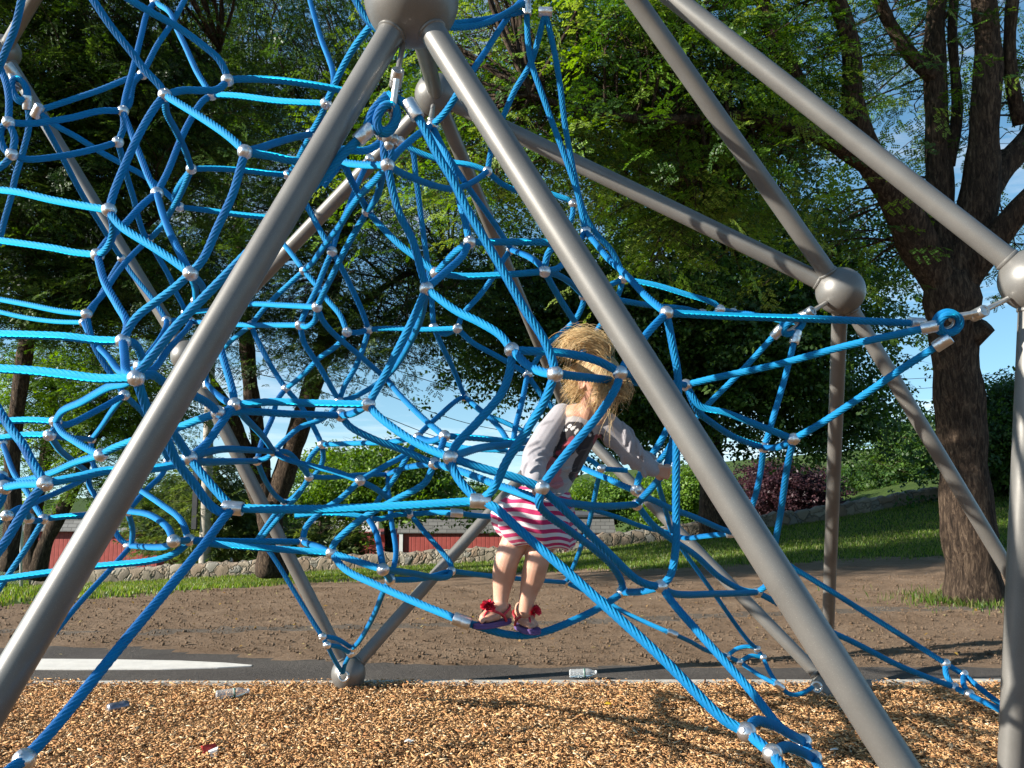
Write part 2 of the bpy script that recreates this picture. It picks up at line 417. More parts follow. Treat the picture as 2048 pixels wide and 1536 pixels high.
# ropes: lists of nodes and pixel points (x,y or x,y,d)
ROPES = """
46,-12,27 30,55 12,100 -6,145,26
-6,120,24 12,165 18,200 n7
fT 150,197 200,180 255,158 n4
n7 60,247 140,236 200,222 n5
n8 50,318 117,313 190,298 n6
n5 247,255 n6
n4 268,165 258,210 n5
n5 262,265 280,310 300,360 n12
n22 295,25 283,70 272,115 263,150 252,190 n5
373,-8,20 345,45 315,90 297,125 n4
n22 340,25 355,60 372,95 395,145 n3
180,-10,28 220,50 262,103 290,140 320,172 n1
251,-6,27 305,26 352,52 400,86 437,118 452,146 n2
n1 400,233 450,267 477,290 n10
n1 365,181 405,181 432,180 447,170 n2
n3 447,190 480,192 560,202 n18
n2 480,158 550,160 640,172 690,182,25
n1 310,215 282,262 250,330 228,385 n13
n1 333,225 352,262 370,300 n11
n3 405,203 380,242 360,283 335,345 n12
fT 110,250 150,272 200,303 245,328 285,350 320,375 347,400 n14
fT 100,268 133,330 165,390 205,455 232,500 n17
n17 262,545 310,605 n43
fS 58,250 47,300 30,357 24,387 9,440 -3,490,21
n7 29,275 n8
n7 3,256 1,278 12,302 n8
n8 12,325 -8,340
n6 243,310 253,350 268,400 275,430 288,468 n15
n11 420,337 480,340 540,347 n20
n11 358,372 349,395 n14
n11 360,390 340,425 325,450 308,470 n15
-8,379,27 40,385 105,400 170,412 n13
-8,480,26 50,488 110,497 150,505 n16
n13 228,437 245,455 300,490 345,520 n35
n13 226,450 222,480 208,502 n16
n12 285,410 250,448 225,470 205,495 n16
n12 325,425 340,465 365,515 n35
n14 410,420 470,428 530,434 575,438,20
n15 265,510 235,545 205,590 185,612 n39
n17 225,548 200,592 180,628 n40
n15 313,508 337,550 352,585 365,610 n42
n16 210,565 235,610 255,650 n36
n35 350,575 310,605 278,630 258,655 n36
n35 390,573 n41
n35 403,570 408,592 n41
n35 405,520 435,455 465,390 480,340 n10
-8,597,20 60,610 120,622 n39
-8,622,17 50,635 110,643 n40
n39 178,655 188,690 205,722 222,748 n45
n40 185,680 215,712 245,745 n38
-8,668,31 60,670 130,673 190,680 n36
n36 268,687 281,708 285,722 n38
n36 250,715 254,745 n37
n37 280,742 310,705 350,655 400,603 440,562 560,440 650,350 690,305 fA
n38 300,742 340,695 372,660 n44
n43 333,650 322,675 n38
n43 360,641 n44
n41 380,613 n42
-8,737,34 60,741 140,750 200,757 n37
n37 285,795 305,835 345,865 365,893 n69
n37 300,830 330,872 352,920 390,970 420,1010 447,1026 fF
n69 390,930 410,955 445,995 fF
n45 190,823 130,850 n46
n37 250,766 222,772 165,803 125,822 n46
n45 225,820 205,850 n48
n45 265,805 285,825 310,862 n71
n46 60,840 20,841 -8,842
n47 50,870 -8,877
n46 108,860 n47
n46 125,865 150,882 180,900 n49
n47 140,876 n48
n47 120,900 150,925 n72
-8,810,31 20,855 45,888 65,925 n50
n51 45,968 n50
n50 120,961 160,953 210,942 297,938 355,928 n69
n49 150,925 110,943 60,958 20,962 n53
n49 225,897 300,870 350,857 395,840 n54
n50 70,990 40,1035 10,1085 -10,1112,34
n48 183,915 192,950 n72
n72 178,968 190,990 215,1015 n122
n72 160,963 115,985 70,1005 40,1022 n114
n52 12,905 30,950 55,985 75,1020 n116
n53 -4,965 n51
n51 4,995 -8,1018
n116 130,1033 200,1028 n122
n122 300,1030 335,1055 n117
n122 295,978 325,948 n71
262,965,20 278,978 322,1008 362,1040 n118
227,1056,19 240,1078 fI
n122 265,1060 fI
fI 335,1092 n117
fI 215,1145 160,1205 110,1265 78,1300,22
n118 360,1100 320,1118 190,1133 90,1146 -8,1160,26
n117 362,1082 n118
fF 445,1040 400,1100 235,1300 100,1465 n113
n113 10,1550,48 -30,1590,50
fF 540,1018 650,1018 800,1012 900,1006 fE
n116 60,1085 20,1145 -10,1190
n115 72,1042 n116
n114 45,1016 n115
n114 -8,1048
617,-10,18 640,70 668,160 n18
758,30,26 742,50 708,95 680,145 660,190 n18
700,-20,26 735,40 780,80,26
n18 640,235 n19
n19 605,300 590,330 n20
n10 520,296 570,280 n19
n10 540,312 600,322 680,300 735,300 776,273,28
590,368,21 612,408 637,455 n21
n20 583,360 590,368,21
n21 675,465 695,420 712,375 n33
n26 715,455 690,500 665,550 645,590 n64
n66 625,525 648,492 680,450 705,410 725,385 755,355 n23
n26 755,390 765,350 n23
684,325,27 693,340 703,362 718,390 n26
n23 735,330 700,327 684,325,27 655,360 645,372,27
n26 760,450 800,490 840,520 n77
n21 650,535 632,580 610,625 n63
n21 680,530 705,580 725,625 n78
n66 585,510 565,485 545,462,18
n66 560,585 530,615 n65
n66 640,580 655,600 680,630 n79
n64 560,610 500,608 440,618 n42
n63 550,650 500,650 440,647 n44
n64 630,640 614,653 n63
n64 645,640 665,665 700,695 720,712 752,740 n82
n65 510,670 520,690 540,728 560,760 n56
n65 470,675 447,697 415,735 fG
440,690,27 443,703 455,745 465,780 n55
n63 608,685 620,705 640,735 660,770 n62
n79 715,665 n78
n78 780,657 850,659 n81
n80 888,668 n81
n78 725,700 708,740 690,770 n62
n79 675,690 640,715 600,755 n56
n23 785,380 800,430 825,480 842,540 n76
n34 823,298 832,355 843,440 852,505 860,560 n80
n27 912,503 888,528 n77
n27 925,512 890,545 n76
n77 920,552 1000,550 n95
n76 825,640 795,700 770,750 750,785 n83
n76 840,640 812,700 790,735 n82
n80 883,690 905,735 n85
n76 910,620 960,645 1000,670 n92
n81 925,630 960,590 990,548 1010,515 n28
n81 945,685 990,710 1025,730 n94
n28 1060,515 1080,530 n95
n27 1000,484 1060,484 1108,485 1150,487,26
n95 1095,510 1110,487 1118,470,25
n95 1115,537 1140,512 n32
n95 1115,550 1140,565 1158,582 n96
n95 1115,590 1145,637 1160,660 1178,695,22
n96 1165,610 1150,640 1120,668 1095,690 1070,725 n94
n96 1185,583 1215,572 n98
1120,395,19 1133,398 n31
n31 1145,430 1138,450,19
n25 940,330 880,320 823,298 n34
n25 960,355 930,372 905,378 870,372 800,345 n23
n25 1000,365 1030,380 1060,385 1090,385,20 1133,398
fC 1060,113 1090,205 1128,308 1155,386 n32
fD 1110,110 1120,170 1130,250 1145,330 1160,400 1175,440 1195,470 1222,500 1240,535 n98
fD 1062,125 1030,180 1012,220 985,290 n25
n32 1185,478 1215,515 1255,552 1295,595 n99
n98 1310,570 1370,588 1430,608 n109
n98 1237,588 1210,638 1190,665 1165,705,20
1235,600,22 1257,604 1310,612 1370,618 n111
n109 n110
n110 1500,628 1570,642 1600,645,21
n111 1420,632 n109
n99 1450,632 1600,637 1750,643 fP
n99 1297,664 1258,716 n100
n99 1345,690 1356,755 1353,860 1352,1000 1351,1100 1340,1152 n136
fQ 1700,690 1550,730 1420,758 n112
fR 1800,740 1720,795 1640,848 n107
fO 1570,755 1545,840 1533,880 n108
fN 1480,745 1410,815 1390,838,21
n112 1400,812 1450,825 1490,840 1540,860 n107
n112 1395,822 1423,845 1470,875 n108
n108 1555,895 n107
n107 1575,930 1562,1020 1550,1090 1545,1140 1533,1170 n139
n108 1520,950 1508,1000 1490,1045 fL
n135 1280,1183 n136
n136 1345,1187 1430,1188 n139
n105 1304,1048 1341,1077 1390,1110 1440,1155 1485,1180 n139
n139 1540,1198 1604,1236 1710,1286 1800,1332 n152
n152 n153
n153 1985,1412,22 2030,1436,23
fL 1500,1080 1560,1120 1628,1161 1765,1247 n150
n150 n151
n151 1990,1400,21 2040,1430,22
n150 1893,1350 n152
n151 1928,1370 n153
n105 1290,997 1341,1017 1390,1035 1440,1057 fL
n160 1370,1076 1410,1072 fL
n106 1316,965 1327,1005 n160
1350,828,24 1318,888 1293,925 1278,955 n104
1354,840,28 1345,885 1334,930,28 1308,970 1285,995 n105
1352,868,22 1335,900 n106
n103 1225,939 1255,941,19
n103 1195,965 1187,1005 1177,1050 1165,1085 1150,1125 n134
1150,915,19 1180,920 n103
1140,920,21 1173,939 1215,957 1255,975 n104
n102 1110,1000 1150,1008 1210,1013 n105
1150,1008,18 1180,1018 1230,1033 1290,1055 n160
n102 1100,992 1154,1044 1225,1114 1272,1158 1298,1170 n136
n102 1078,1005,32 1090,1025 1130,1055 1190,1100 1225,1133 1243,1165 n135
fE 990,1015 1037,1058 1154,1161 1318,1310 1450,1440 n141
n136 1350,1211 1400,1268 1500,1380 1567,1460 n143
n143 n144
n144 1645,1545,36 1690,1600,38
n141 1510,1443 1545,1450 1580,1468 n143
n142 1570,1494 1600,1502 n144
n141 n142
n142 1580,1555,43 1640,1620,45
n92 1030,705 1055,730 1085,744 n93
n92 1055,702 1120,705 1190,720 1222,735 n100
n93 1190,757 1285,766 n112
fB 845,250 875,310 905,360 935,420 970,480 1005,540 1050,620 1088,680 1106,725 n93
n30 880,285 895,315 910,360 922,410 932,450 n27
n30 888,300 912,338 945,387 978,432 1010,480 n28
n93 1090,800 1060,850 1014,921 985,980 fE
n92 1022,730 1005,783 957,842 910,893 n87
n100 1234,771 1201,825 1131,910 1093,960 n102
n100 1265,750 1290,758 1320,765 n112
n83 640,807 540,804 n55
n61 580,828 500,823 n54
n54 455,820 n55
n61 705,827 n83
n83 755,830 800,865 845,892 n87
n61 700,853 745,877 810,902 850,920 n88
n82 800,790 845,835 n86
n82 735,780 700,797 n62
n85 915,800 880,830 840,868 n89
n86 860,882 n89
n86 884,892 n88
n86 950,876 1040,884 1085,882,23
n89 920,895 980,899 n101
n87 960,896 1010,890 1060,882,24
n85 965,825 1010,845 1060,868,19
n85 975,832 1000,857 n101
n94 1045,800 1030,860 n101
n94 1065,765 1085,793 1105,815,20
n101 1045,897 1080,900,21
n87 905,935 920,962 945,990 fE
n87 960,935 1030,955 n102
n88 930,945 990,968 1060,992 1078,1000,31
n88 850,965 790,1000 735,1030 690,1065 668,1088 n121
n89 815,905 770,932 n90
n91 800,938 830,932 n88
n91 720,950 660,955 n60
n89 812,917 790,955 760,995 n127
n91 777,980 783,1040 792,1110 n130
n90 680,998 640,1025 612,1055 n120
n90 755,980 780,1000 810,1015 n126
n59 622,912 612,937 n60
n59 646,918 635,942 610,970 580,1000 n75
n60 600,985 575,1015 545,1050 520,1082,18
n75 545,1035 515,1078,17.5
n59 720,886 780,884 n89
n56 555,800 545,835 525,880 n58
n56 600,810 625,850 n59
n55 487,832 525,872 n57
n57 570,880 600,855 640,840 665,823 n62
n57 500,900 440,899 n69
n58 450,923 400,923 n69
n57 535,915 n58
n57 575,905 600,930 n60
n57 570,917 620,931 670,943 n90
n58 530,960 550,990 n75
n55 440,850 412,888 n69
fG 430,785 450,801 n55
n37 305,750 330,766 385,790 415,806 n54
n118 460,1083 540,1083 n120
n118 430,1088 540,1097 n121
n120 640,1095 n121
n121 700,1118 n129
n121 690,1138 760,1173 840,1208 fJ
fJ 980,1260 1010,1268 1050,1271 1100,1260 1200,1215 1235,1192 n135
n127 760,1038 790,1030 n126
n126 870,1025 fH
fH 960,1032 1010,1034,19
n127 690,1028 640,1027 590,1032,20
n127 752,1065 762,1110 n129
n129 n130
n130 840,1158 n131
n129 820,1146 880,1156 898,1152 n131
n126 850,1065 885,1105 902,1130 n131
n131 960,1150 1040,1158 n134
n130 768,1180 750,1225 720,1280 n132
515,1078,17 540,1105 590,1185 630,1250 n123
n123 n124
n124 668,1318 684,1345,16
n123 672,1277 n132
n124 678,1294 n133
n132 n133
n133 690,1328 686,1345,16
n134 1165,1180 1200,1195 1250,1225 1320,1257 fK
fK 1380,1283 1415,1302 n147
n147 n148
n148 1515,1348 fM
n160 1362,1095 1430,1190 1495,1280 n145
n145 n146
n146 1540,1345 fM
fM 1580,1388 1600,1388,16 1625,1375,15.8
n147 1475,1297 1500,1293 n145
n148 1500,1312 n146
"""
NODE = {}
for tok in NODES.replace('\n', '|').split('|'):
    if tok.strip():
        n_, c_ = tok.split(); NODE[n_] = tuple(float(q) for q in c_.split(','))
FER = {}
for tok in FERR.replace('\n', '|').split('|'):
    if tok.strip():
        n_, c_ = tok.split(); FER[n_] = tuple(float(q) for q in c_.split(','))


def d2z(d):
    return BALL * FPX / d


ROPE_R = 0.0136
ROPE_TWIST = 0.165
STR = 8
PROF = []
for q in range(STR):
    PROF += [0.80, 0.965, 1.02, 0.965]
KR = len(PROF)


def rope_points(line):
    it = []
    for t in line.split():
        if ',' in t:
            c = [float(q) for q in t.split(',')]
            it.append([c[0], c[1], c[2] if len(c) > 2 else None])
        else:
            it.append(list(NODE.get(t) or FER[t]))
    s = [0.0]
    for a, b in zip(it, it[1:]):
        s.append(s[-1] + math.hypot(b[0] - a[0], b[1] - a[1]))
    ks = [i for i, q in enumerate(it) if q[2]]
    d = np.interp(s, [s[i] for i in ks], [it[i][2] for i in ks])
    return it, d


net = empty('climbing_net', tuple(W(697, 1390, 5.7)))
tag(net, 'blue twisted rope climbing net with silver ball connectors, strung inside a grey pipe frame', 'climbing net')

rope_recs = []
fer_dir = {k: [] for k in FER}
for line in ROPES.strip().split('\n'):
    it, d = rope_points(line)
    P = [W(q[0], q[1], d2z(dd)) for q, dd in zip(it, d)]
    C = catmull(P, 0.0085)
    toks = line.split()
    for e, idx in ((0, 1), (-1, -2)):
        if toks[e] in FER:
            v = P[idx] - P[e]
            fer_dir[toks[e]].append((v / np.linalg.norm(v), d.mean()))
    tw = ROPE_TWIST
    V, F = tube(C, ROPE_R, KR, caps=False, prof=PROF, twist=tw)
    x, y, z = proj(C)
    ins = (x > 0) & (x < 2048) & (y > 0) & (y < 1536)
    seg = np.hypot(np.diff(x), np.diff(y)) * ins[1:]
    rope_recs.append((float((seg * 2 * ROPE_R * FPX / z[1:]).sum()), V, F))
rope_recs.sort(key=lambda r: -r[0])
for a_, V, F in rope_recs[:100]:
    mesh_np('rope', V, F, M['rope'], net, uv=rope_uv(len(V) // KR, KR))
rest = [r for r in rope_recs[100:]]
off = 0; VV = []; FF = []
for a_, V, F in rest:
    VV.append(V); FF.append(F + off); off += len(V)
o = mesh_np('thin_ropes', np.vstack(VV), np.vstack(FF), M['rope'], net, uv=np.vstack([rope_uv(len(q) // KR, KR) for q in VV]))
tag(o, kind='stuff')

# connector balls: two cast half shells with a seam and short collars
def connector(c, r, axis):
    mb = MB()
    ax = Vector(axis).normalized()
    prof = []
    n = 14
    for i in range(n + 1):
        a = PI * i / n
        prof.append((max(1e-4, r * math.sin(a)), -r * math.cos(a) * 0.97))
    mid = len(prof) // 2
    prof[mid] = (r * 0.955, prof[mid][1])          # seam groove
    prof.insert(mid, (r * 0.995, -r * 0.07)); prof.insert(mid + 2, (r * 0.995, r * 0.07))
    # flat bolt head at the pole
    mb.add(*lathe(prof, 22, c, ax))
    mb.add(*lathe([(r * 0.30, r * 0.90), (r * 0.30, r * 0.995), (r * 0.22, r * 1.02)], 12, c, ax))
    return mb


balls = sorted(NODE.items(), key=lambda kv: -(kv[1][2] ** 2) * (1 if 0 <= kv[1][0] <= 2048 and 0 <= kv[1][1] <= 1536 else 0))
small = MB()
for i, (k_, (x, y, d)) in enumerate(balls):
    c = W(x, y, d2z(d))
    ax = (random.uniform(-1, 1), random.uniform(-1.2, -0.2), random.uniform(-0.6, 1))
    mb = connector(c, BALL / 2, ax)
    if i < 100:
        mb.build('ball_connector', M['alu'], net)
    else:
        for v, in zip(mb.v): pass
        off_ = 0
        small.add(np.vstack(mb.v), mb.f)
tag(small.build('small_ball_connectors', M['alu'], net), kind='stuff')

# ferrules
FDIR = {'fE': (40, 2), 'fF': (40, 4), 'fI': (40, -4), 'fL': (40, -2), 'fM': (30, 24), 'fK': (30, 14)}
for k_, (x, y, d) in FER.items():
    c = W(x, y, d2z(d))
    dirs = fer_dir[k_]
    if k_ in FDIR: dirs = [(W(x + FDIR[k_][0], y + FDIR[k_][1], d2z(d)) - c, d)]
    if len(dirs) >= 2:
        ax = dirs[0][0] - dirs[-1][0]
        if np.linalg.norm(ax) < 0.5: ax = dirs[0][0] + dirs[-1][0]
    else:
        ax = dirs[0][0] if dirs else np.array([0, 0, 1.0])
    ax = ax / np.linalg.norm(ax)
    r, h = 0.0225, 0.031
    prof = [(r * 0.72, -h), (r * 0.93, -h), (r, -h + 0.004), (r, -0.002), (r * 0.985, 0), (r, 0.002), (r, h - 0.004), (r * 0.93, h), (r * 0.72, h)]
    mb = MB().add(*lathe(prof, 24, c, ax))
    mb.build('ferrule', M['alu'], net, autosmooth=40)

# ================================================================== the pipe frame
frame = empty('playground_climber', tuple(W(697, 1380, 5.7)))
tag(frame, 'grey beige painted steel pipe frame with round ball joints, carrying the blue rope net', 'playground climber')
HUB = {
    'apex': (823, -2, 2.75, 0.152), 'far': (872, 190, 4.6, 0.115), 'left': (6, 104, 5.9, 0.115), 'hid1': (374, 712, 5.7, 0.105),
    'hid2': (1142, 842, 6.6, 0.115), 'right': (1681, 582, 4.1, 0.115), 'edge': (2066, 560, 3.1, 0.115),
    'gback': (697, 1347, 5.76, 0.115), 'gright': (1652, 1366, 5.65, 0.09), 'top': (1172, -141, 3.8, 0.13), 'topleft': (260, -330, 4.6, 0.12),
}
HP = {k: W(*v[:3]) for k, v in HUB.items()}


def ground_end(p, q):
    """Extend p->q down to the ground."""
    t = (p[2] - 0.0) / (p[2] - q[2])
    return p + (q - p) * t


la = W(-60, 1500, 2.03); ra = W(1800, 1530, 2.03)
legL = ground_end(HP['apex'], W(8, 1372, 2.03))
legR = ground_end(HP['apex'], W(1801, 1536, 2.0))
edgeG = ground_end(HP['edge'], W(2022, 1536, 3.02))
rightG = ground_end(HP['right'], W(2014, 1136, 4.15))
HP['gl'] = legL; HP['gr'] = legR; HP['ge'] = edgeG; HP['grr'] = rightG
PIPES = [('apex', 'gl', 0.0425), ('apex', 'gr', 0.0425), ('apex', 'far', 0.0375), ('far', 'hid1', 0.0425), ('far', 'hid2', 0.040),
         ('far', 'right', 0.0425), ('left', 'hid1', 0.0425), ('left', 'topleft', 0.0425), ('hid1', 'gback', 0.0425), ('gback', 'hid2', 0.0425),
         ('hid2', 'gright', 0.0425), ('right', 'gright', 0.037), ('right', 'top', 0.0425), ('top', 'edge', 0.0425), ('right', 'grr', 0.035),
         ('edge', 'ge', 0.0435), ('top', 'apex', 0.0425), ('topleft', 'apex', 0.0425)]
for a, b, r in PIPES:
    p, q = HP[a], HP[b]
    L = np.linalg.norm(q - p); u = (q - p) / L
    ra_ = HUB[a][3] if a in HUB else 0.0
    rb_ = HUB[b][3] if b in HUB else 0.0
    s0, s1 = ra_ * 0.93, L - rb_ * 0.93
    # straight tube with a thin collar ring where it meets each joint
    prof = [(r * 0.9, s0 - 0.01), (r * 1.10, s0), (r * 1.12, s0 + 0.006), (r * 1.10, s0 + 0.010), (r * 1.001, s0 + 0.013)]
    n = 40
    prof += [(r, s0 + 0.014 + (s1 - s0 - 0.028) * i / n) for i in range(n + 1)]
    prof += [(r * 1.001, s1 - 0.013), (r * 1.10, s1 - 0.010), (r * 1.12, s1 - 0.006), (r * 1.10, s1), (r * 0.9, s1 + 0.01)]
    MB().add(*lathe(prof, 40, p, u)).build('pipe', M['paint'], frame, autosmooth=40)
for k_, v in HUB.items():
    if k_ == 'gright': continue
    r = v[3]; c = HP[k_]
    prof = []
    n = 32
    for i in range(n + 1):
        a = PI * i / n
        prof.append((max(1e-4, r * math.sin(a)), -r * math.cos(a)))
    if k_ == 'apex':      # visible seam of the bolted cap
        ii = n // 2 + 5
        rr, hh = prof[ii]
        prof[ii] = (rr * 0.975, hh)
        prof.insert(ii, (rr * 1.002, hh - 0.004)); prof.insert(ii + 2, (rr * 0.998, hh + 0.004))
    MB().add(*lathe(prof, 48, c, (0.05, -0.08, 1))).build('ball_joint', M['paint'], frame)
# anchor foot of the right rear pipes: a hemisphere on a flange with a short stub
c = HP['gright']
mb = MB()
prof = [(0.125, -0.10), (0.125, -0.085), (0.112, -0.075)] + [(0.108 * math.cos(t), -0.075 + 0.15 * math.sin(t)) for t in np.linspace(0.05, PI / 2 - 0.02, 12)]
mb.add(*lathe(prof, 36, c, (0, 0, 1)))
mb.add(*tube([c + np.array([0, 0, -0.01]), c + np.array([0.30, 0.03, -0.02])], 0.04, 20))
mb.build('anchor_foot', M['paint'], frame, autosmooth=50)
for k_ in ('gl', 'gr', 'ge', 'grr'):
    MB().add(*lathe([(0.11, -0.02), (0.11, 0.012), (0.105, 0.02), (0.06, 0.024)], 32, HP[k_] * np.array([1, 1, 0]), (0, 0, 1))).build('base_plate', M['paint'], frame, autosmooth=40)


def strap_link(a, b, r0=0.009):
    a = np.asarray(a); b = np.asarray(b)
    mb = MB()
    mb.add(*tube(catmull([a, (a + b) / 2, b], 0.01), r0, 12))
    return mb


def shackle(rod0, rod1, eye, loop_c, loop_n, sz, parent):
    """Threaded rod out of the joint, clevis ball with a slotted pin, forged link to the thimble of the rope eye."""
    rod0, rod1, eye, loop_c = [np.asarray(q) for q in (rod0, rod1, eye, loop_c)]
    n = 40
    P = np.array([rod0 + (rod1 - rod0) * t for t in np.linspace(0, 1, n)])
    R = [0.0085 * sz * (1 + 0.07 * (i % 2)) for i in range(n)]
    MB().add(*tube(P, R, 14)).build('threaded_rod', M['zinc'], parent)
    u = (rod1 - rod0) / np.linalg.norm(rod1 - rod0)
    view = (CAM - rod1); view /= np.linalg.norm(view)
    side = np.cross(u, view); side /= np.linalg.norm(side)
    pin = np.cross(side, u)
    mb = MB()
    mb.add(*ball(rod1, 0.020 * sz, 20, 12, u))
    mb.add(*lathe([(0.017 * sz, -0.026 * sz), (0.0195 * sz, -0.024 * sz), (0.0195 * sz, 0.028 * sz), (0.018 * sz, 0.031 * sz), (0.0125 * sz, 0.031 * sz), (0.0125 * sz, 0.028 * sz), (0.002 * sz, 0.028 * sz)], 24, rod1, pin))
    mb.add(*box((0, 0, 0), (0.016 * sz, 0.0035 * sz, 0.003 * sz)))
    bx = np.array(mb.v[-1]); mb.v[-1] = rod1 + pin * (0.0295 * sz) + bx[:, :1] * u + bx[:, 1:2] * side + bx[:, 2:3] * pin
    mb.build('clevis', M['zinc'], parent, autosmooth=40)
    # forged link: two cheeks
    mb = MB()
    for sgn in (-1, 1):
        o_ = pin * (0.013 * sz * sgn)
        Q = catmull([rod1 + o_ * 1.3, rod1 + (eye - rod1) * 0.45 + o_ * 1.2, eye + o_ * 0.8], 0.006)
        rr = np.interp(np.linspace(0, 1, len(Q)), [0, 0.5, 1], [0.0115 * sz, 0.0095 * sz, 0.012 * sz])
        mb.add(*tube(Q, rr, 12))
    mb.add(*tube([eye - pin * 0.018 * sz, eye + pin * 0.018 * sz], 0.0075 * sz, 14))
    mb.build('shackle', M['zinc'], parent)


def rope_eye(c, u, w, a, b, parent, net_parent, sz=1.0):
    """Oval thimble lying in plane (u, w) with the rope wound round it."""
    t = np.linspace(0, 2 * PI, 48)
    c = np.asarray(c)
    nrm = np.cross(u, w)
    th = np.array([c + u * a * 0.80 * math.cos(q) + w * b * 0.72 * math.sin(q) for q in t])
    MB().add(*tube(th, 0.0075 * sz, 10)).build('thimble', M['zinc'], net_parent)
    V, F = tube(np.array([c + u * a * 1.12 * math.cos(q) + w * b * 1.15 * math.sin(q) for q in np.linspace(0, 2 * PI, 60)]), ROPE_R * sz, KR, caps=False, prof=PROF, twist=ROPE_TWIST)
    mesh_np('rope_eye', V, F, M['rope'], net_parent, uv=rope_uv(len(V) // KR, KR))
    V, F = tube(np.array([c + nrm * 0.020 * sz + u * a * 1.05 * math.cos(q) + w * b * 1.05 * math.sin(q) for q in np.linspace(0, 2 * PI, 60)]), ROPE_R * sz, KR, caps=False, prof=PROF, twist=ROPE_TWIST)
    mesh_np('rope_eye', V, F, M['rope'], net_parent, uv=rope_uv(len(V) // KR, KR))


def uv(p, q):
    d = np.asarray(q) - np.asarray(p)
    return d / np.linalg.norm(d)


# shackle under the apex joint
zA = d2z(33)
shackle(W(806, 88, 2.72), W(793, 158, zA), W(785, 222, zA), None if False else W(775, 245, zA), None, 1.0, frame)
u = uv(W(790, 205, zA), W(762, 268, zA)); w_ = uv(W(740, 225, zA), W(800, 250, zA + 0.03)); w_ = w_ - u * (w_ @ u); w_ /= np.linalg.norm(w_)
rope_eye(W(772, 238, zA + 0.01), u, w_, 0.040, 0.026, frame, net)
# rope tails from the eye into the two ferrules, and the knob clamp below
for a_, b_ in ((W(745, 225, zA), FER['fA']), (W(808, 205, zA), FER['fB'])):
    e = W(b_[0], b_[1], d2z(b_[2]))
    V, F = tube(catmull([W(775, 190, zA + .02), a_, e], 0.0085), ROPE_R, KR, caps=False, prof=PROF, twist=ROPE_TWIST)
    mesh_np('rope_eye', V, F, M['rope'], net, uv=rope_uv(len(V) // KR, KR))
mb = MB()
for dx, dy, rr in ((0, 0, 0.024), (-14, -4, 0.019), (12, 4, 0.018), (2, 16, 0.017)):
    mb.add(*ball(W(776 + dx, 274 + dy, d2z(30)), rr, 16, 10))
mb.build('rope_clamp', M['zinc'], net)
for pts in ([W(776, 280, d2z(29)), W(782, 305, d2z(29)), W(777, 332, d2z(29))], [W(768, 280, d2z(29)), W(768, 305, d2z(29)), W(772, 330, d2z(29))]):
    V, F = tube(catmull(pts, 0.0085), ROPE_R, KR, caps=False, prof=PROF, twist=ROPE_TWIST)
    mesh_np('rope_eye', V, F, M['rope'], net, uv=rope_uv(len(V) // KR, KR))
# hook under the far joint
mb = strap_link(W(866, 212, 4.5), W(862, 240, d2z(25)), 0.012); mb.build('shackle', M['zinc'], frame)
for pts in ([W(864, 251, d2z(25)), W(890, 225, d2z(25.5)), W(920, 180, d2z(26)), W(970, 105, d2z(24)), W(1035, 10, d2z(22)), W(1065, -20, d2z(22))],
            [W(830, 50, d2z(24)), W(930, 45, d2z(24)), W(1040, 25, d2z(22))], [W(858, 55, d2z(26)), W(960, 50, d2z(24)), W(1050, 5, d2z(22))],
            [W(864, 251, d2z(25)), W(835, 270, d2z(26)), W(800, 300, d2z(27)), W(775, 330, d2z(29))]):
    V, F = tube(catmull(pts, 0.0085), ROPE_R, KR, caps=False, prof=PROF, twist=ROPE_TWIST)
    mesh_np('rope_eye', V, F, M['rope'], net, uv=rope_uv(len(V) // KR, KR))
# right joint
zR = d2z(22)
shackle(W(1652, 606, 4.05), W(1612, 629, zR), W(1596, 640, zR), W(1590, 645, zR), None, 1.25, frame)
rope_eye(W(1582, 650, zR), uv(W(1600, 640, zR), W(1570, 660, zR)), uv(W(1575, 640, zR), W(1590, 665, zR + .04)), 0.048, 0.030, frame, net)
# right edge joint
zE = d2z(28)
shackle(W(2016, 597, 3.08), W(1957, 627, zE), W(1908, 636, zE), W(1900, 640, zE), None, 1.1, frame)
rope_eye(W(1893, 645, zE), uv(W(1910, 636, zE), W(1870, 650, zE)), uv(W(1885, 620, zE), W(1900, 670, zE + .03)), 0.036, 0.033, frame, net)
# left joint
zL = d2z(22)
shackle(W(14, 130, 5.6), W(25, 145, zL), W(32, 172, zL), W(35, 185, zL), None, 1.3, frame)
rope_eye(W(40, 182, zL), uv(W(30, 160, zL), W(55, 205, zL)), uv(W(30, 190, zL), W(50, 172, zL + .02)), 0.048, 0.030, frame, net)
# ring on the rear ground joint and the right anchor
for c_, r_ in ((W(688, 1352, 5.62), 0.030), (W(1632, 1374, 5.45), 0.030)):
    t = np.linspace(0, 2 * PI, 28)
    MB().add(*tube(np.array([c_ + np.array([r_ * math.cos(q), -0.01 + 0.2 * r_ * math.sin(q), r_ * math.sin(q)]) for q in t]), 0.010, 10)).build('anchor_ring', M['zinc'], frame)

# ================================================================== the girl
GK = 3.05 / FPX          # metres per photo pixel at her distance


def capsule(mb, pts, rads, k=16, step=0.012):
    pts = [np.asarray(p, float) for p in pts]
    if len(pts) > 1:
        C = catmull(pts, step)
        d = np.concatenate([[0], np.cumsum([np.linalg.norm(b - a) for a, b in zip(pts, pts[1:])])])
        dc = np.concatenate([[0], np.cumsum(np.linalg.norm(np.diff(C, axis=0), axis=1))])
        R = np.interp(dc / dc[-1], d / d[-1], rads)
        mb.add(*tube(C, R, k))
        mb.add(*ball(C[0], R[0], k, 10)); mb.add(*ball(C[-1], R[-1], k, 10))
    else:
        mb.add(*ball(pts[0], rads[0], k, 10))
    return mb


